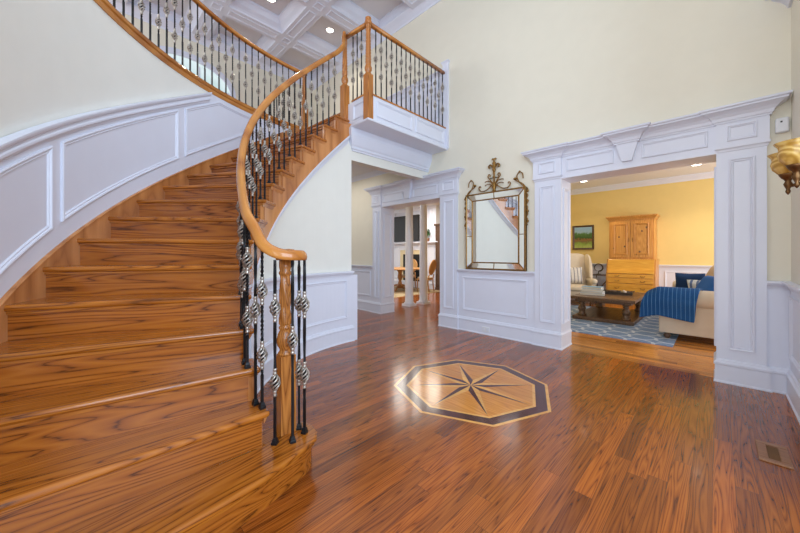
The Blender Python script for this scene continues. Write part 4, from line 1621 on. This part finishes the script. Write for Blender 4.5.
for x in (fx0 + .08, fx1 - .08):
    for y in (fy0 + .09, fy1 - .09):
        MB().lathe([(.022, 0), (.028, .006), (.04, .03), (.042, .05), (.03, .07), (.04, .078), (.04, .09)], (x, y, .010), 14).build('foot', M['darkwood'], sf)

# blue knitted throw over the arm
nx, ns = 26, 30
rc = fy0 + .10
prof = []
# from the seat side, over the roll, down the outside of the arm
for q in frange(-20, 180, 20):
    r_ = .128 + .016
    prof.append((rc + r_ * math.cos(R_(q)), .595 + r_ * math.sin(R_(q))))
prof += [(fy0 - .06, .56), (fy0 - .055, .50), (fy0 - .035, .44), (fy0 - .03, .38), (fy0 - .03, .32)]
rings = []
for i in range(nx + 1):
    u = i / nx
    row = []
    for j, (y, z) in enumerate(prof):
        v = j / (len(prof) - 1)
        x = -.665 + .56 * u - .17 * v * (1 - .3 * u)
        lift = .008 * math.sin(u * 26 + v * 3) * (.4 + v)
        zz = z
        yy = y - .012 - .6 * abs(lift)
        if x < fx0 - .02:               # falls over the front of the arm
            dd = (fx0 - .02 - x)
            zz = z - dd * .75 * (1 - .4 * v)
        zz -= .09 * max(0, v - .6) / .4 * (u - .55)
        row.append((x, yy, zz + .006))
    rings.append(row)
mb = MB().rings(rings, caps=False, ringclosed=False)
th = mb.build('throw_blanket', M['throw'])
sm = th.modifiers.new('solid', 'SOLIDIFY')
sm.thickness = .012
sm.offset = 0
ss = th.modifiers.new('subsurf', 'SUBSURF')
ss.levels = ss.render_levels = 1
tag(th, 'ribbed blue knitted throw draped over the sofa arm', 'throw')

pl = [('navypillow', .40, (-.36, 7.68, .70), (20, 0, 8), 'navy blue pillow leaning on the far arm of the sofa'),
      ('ikat', .28, (-.24, 7.48, .65), (24, 0, -14), 'white and blue striped pillow in front of the navy pillow on the sofa'),
      ('bluepillow', .44, (-.10, 6.90, .69), (-30, 0, -58), 'large bright blue pillow lying nearest the draped arm of the sofa'),
      ('tanpillow', .46, (-.02, 7.42, .79), (-20, 16, -60), 'tan pillow standing against the back of the sofa')]
for m_, s_, loc, rot, lab in pl:
    o = pillow_mb(s_, s_, .17).build('throw_pillow', M[m_])
    place(o, loc, *rot)
    tag(o, lab, 'pillow', 'pillows on the sofa')

# ================================================================== FAMILY ROOM
for (x, y, lab) in ((-5.19, 5.50, 'white round column in the family room, left of the pair'), (-5.15, 5.97, 'white round column in the family room, right of the pair')):
    c_ = thing('column', lab, 'column', (x, y, 0), 0, 'white columns in the family room')
    mb = MB().box(-.125, -.125, 0, .125, .125, .05)
    mb.lathe([(.118, .05), (.122, .065), (.118, .08), (.1, .088), (.104, .1), (.104, .112), (.098, .118)], (0, 0, 0), 32)
    mb.build('base', M['trim'], c_, local=True)
    MB().lathe([(.098, .118)] + [(.098 - .015 * max(0, i - 4) / 12, .118 + 2.64 * i / 16) for i in range(17)], (0, 0, 0), 32).build('shaft', M['trim'], c_, local=True)
    mb = MB().lathe([(.083, 2.758), (.094, 2.765), (.094, 2.775), (.085, 2.78), (.085, 2.82), (.108, 2.85), (.108, 2.86)], (0, 0, 0), 32)
    mb.box(-.11, -.11, 2.86, .11, .11, 2.93)
    mb.build('capital', M['trim'], c_, local=True)

# fireplace with mantel, television above it
fp = thing('fireplace', 'white panelled fireplace with tall mantel at the end of the family room', 'fireplace', (-8.0, FY, 0))
mb = MB()
a0, a1 = -9.3, -6.95
mb.box(a0, FY, 0, -8.75, FY + .25, 1.6).box(-7.5, FY, 0, a1, FY + .25, 1.6).box(-8.75, FY, 1.38, -7.5, FY + .25, 1.6)
mb.box(a0, FY + .02, 1.66, a1, FY + .25, 2.93)
for a, b_ in ((a0 + .08, -8.83), (-7.42, a1 - .08)):
    panel_y(mb, a, b_, .3, 1.5, FY)
mb.run([(a1, FY + .25), (a1, FY), (a0, FY), (a0, FY + .25)], BASE)
mb.build('surround', M['trim'], fp)
mb = MB()
mb.run([(a1, FY + .25), (a1, FY), (a0, FY), (a0, FY + .25)], [(0, 0), (.02, 0), (.04, .03), (.1, .06), (.1, .075), (.16, .08), (.16, .115), (0, .115)], 1.555)
mb.box(a0, FY, 1.6, a1, FY + .25, 1.67)
mb.build('mantel_shelf', M['trim'], fp)
MB().box(-8.75, FY + .012, 0, -7.5, FY + .24, 1.38).build('tile_face', M['beige'], fp)
MB().box(-8.58, FY + .004, .06, -7.72, FY + .012, 1.22).build('firebox', M['black'], fp)
mb = MB()
for a, b_ in ((a0, a0 + .28), (a1 - .28, a1)):
    mb.box(a, FY - .03, 1.67, b_, FY + .02, 2.93)
    panel_y(mb, a + .05, b_ - .05, 1.8, 2.8, FY - .03)
mb.run([(a1, FY + .02), (a1, FY - .03), (a0, FY - .03), (a0, FY + .02)], CROWN, 2.82)
mb.build('overmantel_pilaster', M['trim'], fp)
tv = thing('television', 'large dark flat television above the fireplace mantel', 'television', (-8.05, FY, 1.72))
MB().box(-9.02, FY - .06, 1.71, -7.74, FY + .018, 2.68).build('housing', M['black'], tv, bevel=.006)
MB().box(-9.0, FY - .064, 1.73, -7.76, FY - .06, 2.66).build('screen', M['screen'], tv)
pp = thing('potted_plant', 'small green potted plant on the right end of the mantel', 'plant', (-7.29, FY - .03, 1.67))
MB().lathe([(.001, 0), (.05, 0), (.065, .08), (.072, .12), (.062, .12), (.055, .1), (.001, .1)], (-7.29, FY - .07, 1.67), 16).build('pot', M['pot'], pp)
mb = MB()
rnd = random.Random(3)
for i in range(170):
    a, e_, r_ = rnd.uniform(0, 2 * PI), rnd.uniform(-.3, 1.3), rnd.uniform(.05, .16)
    p = Vector((-7.29 + r_ * math.cos(a) * math.cos(e_) * .8, FY - .07 + r_ * math.sin(a) * math.cos(e_) * .8, 1.92 + 1.25 * r_ * math.sin(e_)))
    d = Vector((rnd.uniform(-1, 1), rnd.uniform(-1, 1), rnd.uniform(-.3, 1))).normalized() * .045
    s_ = d.cross(Vector((rnd.uniform(-1, 1), rnd.uniform(-1, 1), 1))).normalized() * .016
    mb.add([tuple(p - d), tuple(p + s_), tuple(p + d), tuple(p - s_)], [(0, 1, 2, 3)])
mb.cyl((-7.29, FY - .07, 1.77), (-7.29, FY - .07, 1.95), .012, .006, 6)
mb.build('foliage', M['leaf'], pp)

rg2 = MB().box(-9.4, 5.9, 0, -6.4, 8.5, .010).build('area_rug', M['rug2'])
tag(rg2, 'beige patterned rug under the dining table beyond the white columns', 'rug')

# round dining table and cane back chairs
DT = (-7.55, 7.55)
dt = thing('dining_table', 'round honey wood dining table seen between the white columns', 'dining table', (*DT, .010))
MB().lathe([(.001, .72), (.76, .72), (.80, .73), (.815, .745), (.815, .757), (.80, .768), (.001, .768)], (*DT, 0), 40).build('table_top', M['honey'], dt)
MB().lathe([(.001, .1), (.11, .1), (.12, .16), (.07, .24), (.05, .34), (.085, .46), (.06, .6), (.1, .68), (.18, .72), (.001, .72)], (*DT, 0), 24).build('pedestal', M['honeyz'], dt)
for i in range(4):
    a = PI / 2 * i + .4
    MB().tube(smooth_pts([(DT[0] + r * math.cos(a), DT[1] + r * math.sin(a), z) for r, z in ((.05, .2), (.2, .17), (.34, .07), (.42, .04))], 4), .028, 8).build('leg', M['honeyz'], dt)


def make_chair(label):
    t = thing('dining_chair', label, 'chair', (0, 0, 0), 0, 'cane back chairs at the round table')
    k_ = dict(parent=t, local=True)
    superbox((0, 0, .455), .23, .22, .035, 3).build('seat_cushion', M['linen'], **k_)
    MB().box(-.22, -.21, .38, .22, .21, .43).build('seat_frame', M['honey'], bevel=.01, **k_)
    for (x, y) in ((-.19, -.18), (.19, -.18)):
        MB().tube([(x, y, 0), (x, y, .39)], [.014, .022], 8).build('leg', M['honeyz'], **k_)
    for s_ in (-1, 1):
        MB().tube(smooth_pts([(s_ * .19, .24, 0), (s_ * .19, .2, .25), (s_ * .19, .2, .42), (s_ * .16, .235, .56)], 3), .02, 8).build('leg', M['honeyz'], **k_)
    cz, cy_ = .79, .27
    ov = [(.225 * math.cos(q), cy_ + .11 * (.24 * math.sin(q)) / .24 * .5, cz + .235 * math.sin(q)) for q in frange(0, 2 * PI, 29)[:-1]]
    MB().tube(ov, .02, 8, closed=True).build('back_frame', M['honey'], **k_)
    mb = MB()
    mb.add([(x, y - .004, z) for x, y, z in ov] + [(x, y + .004, z) for x, y, z in ov], [tuple(range(28)), tuple(range(28, 56))] + [(i, (i + 1) % 28, 28 + (i + 1) % 28, 28 + i) for i in range(28)])
    mb.build('cane_back', M['cane'], **k_)
    return t


ch0 = make_chair('cane back dining chair on the far side of the round table before the fireplace')
spots = [(DT[0] - .35, DT[1] + .75, 12, None),
         (DT[0] - .62, DT[1] - .62, 130, 'cane back dining chair at the near left of the round table, cut by the pilaster'),
         (DT[0] + .80, DT[1] + .35, -75, 'cane back dining chair at the right of the round table behind the columns')]
for i, (x, y, rz, lab) in enumerate(spots):
    o = ch0 if i == 0 else copy_tree(ch0)
    o.location = (x, y, .010)
    o.rotation_euler = (0, 0, R_(rz))
    if lab:
        o['label'] = lab

# tall dark cabinet beside the fireplace
cb = thing('display_cabinet', 'tall dark wood cabinet at the right end of the family room wall', 'cabinet', (-6.52, FY + .2, 0))
MB().box(-6.90, FY - .12, .08, -6.17, FY + .24, 2.2).build('body', M['darkwood'], cb, bevel=.005)
for a, b_ in ((-6.88, -6.54), (-6.53, -6.19)):
    mb = MB().box(a, FY - .14, .14, b_, FY - .12, 2.15)
    panel_y(mb, a + .04, b_ - .04, .22, 2.08, FY - .14, PANEL_S)
    mb.build('door', M['darkwood'], cb)
MB().box(-6.94, FY - .16, 2.2, -6.13, FY + .24, 2.27).build('cornice', M['darkwood'], cb, bevel=.01)
MB().box(-6.91, FY - .13, 0, -6.16, FY + .24, .08).build('plinth', M['darkwood'], cb)
